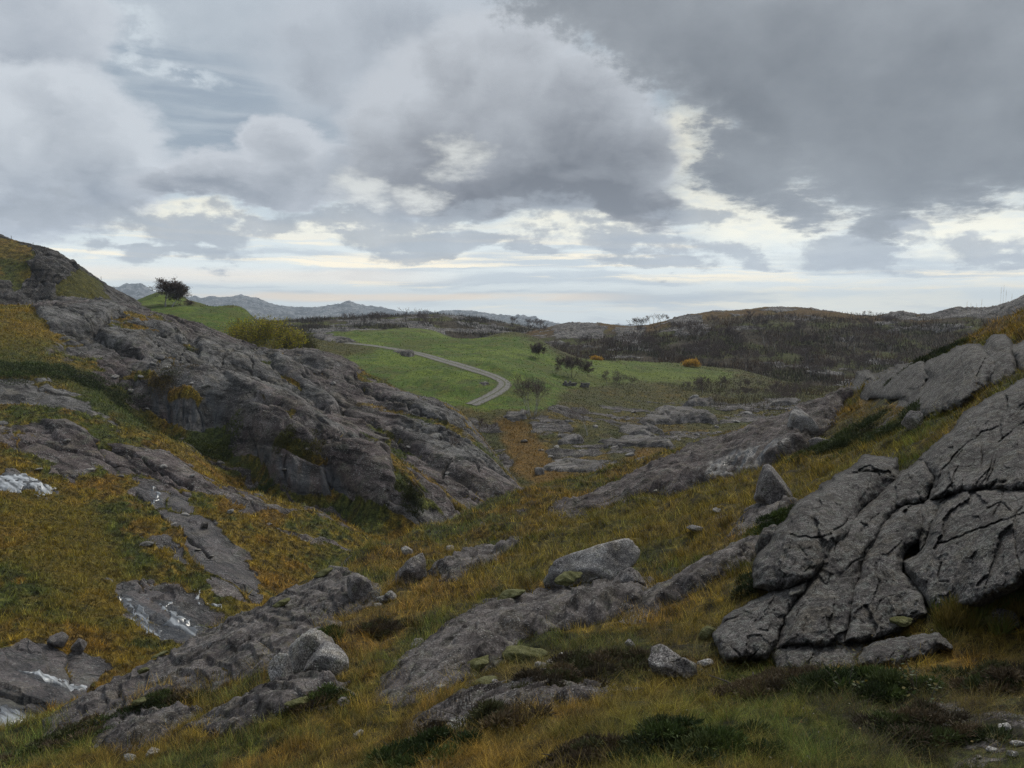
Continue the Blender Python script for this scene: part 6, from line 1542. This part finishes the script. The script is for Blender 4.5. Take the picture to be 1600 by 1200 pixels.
# ruined dry stone walls at the lower edge of the field
def wall(px, py, wpx, hpx, label, seed):
    p = hit(px, py, zV0, 150, 300)[0]; k = p[1] / F_PX; W, H = wpx * k, hpx * k
    r = np.random.default_rng(seed); Vs, Fs, G = [], [], []; n0 = 0
    nx_ = max(3, int(W / 0.55)); nz = max(2, int(H / 0.38))
    for i in range(nx_):
        for j in range(nz):
            if j == nz - 1 and r.random() < 0.4: continue
            bm = bmesh.new(); bmesh.ops.create_cube(bm, size=1.0); bmesh.ops.bevel(bm, geom=bm.edges[:], offset=0.14, segments=2, affect='EDGES', profile=0.6)
            bmesh.ops.triangulate(bm, faces=bm.faces[:]); bm.verts.ensure_lookup_table()
            v = np.array([q_.co[:] for q_ in bm.verts]) * np.array([W / nx_, 0.7, H / nz]) * r.uniform(.9, 1.15, 3) + r.normal(0, .02, (len(bm.verts), 3))
            v += np.array([(i + .5 + (j % 2) * .4) * W / nx_ - W / 2, r.normal(0, .06), (j + .4) * H / nz])
            Vs.append(v); Fs.append(np.array([[a.index for a in f.verts] for f in bm.faces]) + n0); n0 += len(v); bm.free()
    V = np.vstack(Vs); o = mesh_from('dry_stone_wall', V, np.vstack(Fs), M_grey, {'groove': np.zeros(len(V)), 'wet': np.zeros(len(V))}, smooth=False)
    o.location = [float(t) for t in p]; return tag(o, label, 'stone wall')
wall(889, 603, 22, 8, 'dark ruined block of dry stone wall at the lower edge of the field', 1)
wall(913, 605, 14, 7, 'shorter remnant of dry stone wall next to the dark block', 2)

# running water on the rocks of the gully
m, N, b = new_mat('running_water')
P_ = obj_coord(N); x_n, y_n, z_n = N.xyz(P_)
un = x_n * 0.80 + y_n * -0.60; vn = x_n * 0.60 + y_n * 0.80
st_n = N.noise(N.comb(un * 0.30, vn * 2.4, 0.0), 1.0, 4, 0.5, 0.0)
N.link(N.mix(N.ss(0.42, 0.66, st_n), (0.06, 0.066, 0.074, 1), (0.36, 0.385, 0.41, 1)), b.inputs['Base Color'])
M_wat = m
b.inputs['Roughness'].default_value = 0.22; b.inputs['Specular IOR Level'].default_value = 0.8; bump(N, b, st_n, 0.35, 0.12)
m, N, b = new_mat('white_water'); P_ = obj_coord(N); x_n, y_n, z_n = N.xyz(P_)
st_n = N.noise(N.comb(x_n * 0.5 - y_n * 0.4, (x_n * 0.6 + y_n * 0.8) * 2.2, 0.0), 1.0, 4, 0.5, 0.0)
N.link(N.mix(N.ss(0.36, 0.66, st_n), (0.10, 0.108, 0.116, 1), (0.56, 0.59, 0.62, 1)), b.inputs['Base Color']); b.inputs['Roughness'].default_value = 0.35; bump(N, b, st_n, 0.25, 0.1)
wk = dict(grow=0.0, zf=zHf, y0=36, y1=140, mat=M_wat, h=0.10, w=0.4, rough=0.25, res=1.4, cat=None)
for k, pl in enumerate([[(-20, 742), (30, 742), (62, 752), (95, 778), (85, 780), (50, 766), (0, 768), (-20, 768)], [(188, 932), (204, 930), (216, 950), (250, 985), (262, 1000), (248, 1000), (210, 968)], [(238, 937), (252, 940), (300, 985), (306, 998), (290, 994)],
                        [(296, 908), (310, 912), (344, 956), (336, 957)], [(22, 1046), (55, 1050), (135, 1077), (124, 1082), (58, 1060)], [(-20, 1102), (30, 1108), (58, 1118), (30, 1136), (-20, 1140)], [(232, 762), (246, 770), (262, 796), (252, 796)]]):
    o = slab('stream_water', pl, None, seed=300 + k, **{**wk, 'mat': m if k in (0, 3, 4) else M_wat}); o['kind'] = 'structure'
COVER[:] = []
# ---------------------------------------------------------------- the air
m = bpy.data.materials.new('haze'); m.use_nodes = True; t = m.node_tree; t.nodes.clear()
o_ = t.nodes.new('ShaderNodeOutputMaterial'); v_ = t.nodes.new('ShaderNodeVolumePrincipled')
v_.inputs['Color'].default_value = (0.70, 0.84, 1.0, 1); v_.inputs['Density'].default_value = 1.1e-4; v_.inputs['Anisotropy'].default_value = 0.2
t.links.new(v_.outputs[0], o_.inputs['Volume'])
bm = bmesh.new(); bmesh.ops.create_cube(bm, size=1.0); me = bpy.data.meshes.new('haze'); bm.to_mesh(me); bm.free(); me.materials.append(m)
hz = bpy.data.objects.new('haze', me); COL.objects.link(hz); hz.scale = (20900, 20900, 470); hz.location = (0, 0, 165); tag(hz, kind='stuff')
scene.cycles.volume_step_rate = 1.0; scene.cycles.volume_max_steps = 64

_mt = bpy.data.objects['mountains'].data; _z = np.empty(len(_mt.vertices) * 3, np.float32); _mt.vertices.foreach_get('co', _z)
_top = float(_z[2::3].max()) + 12.0; _bot = -70.0
hz.scale[2] = _top - _bot; hz.location[2] = (_top + _bot) / 2
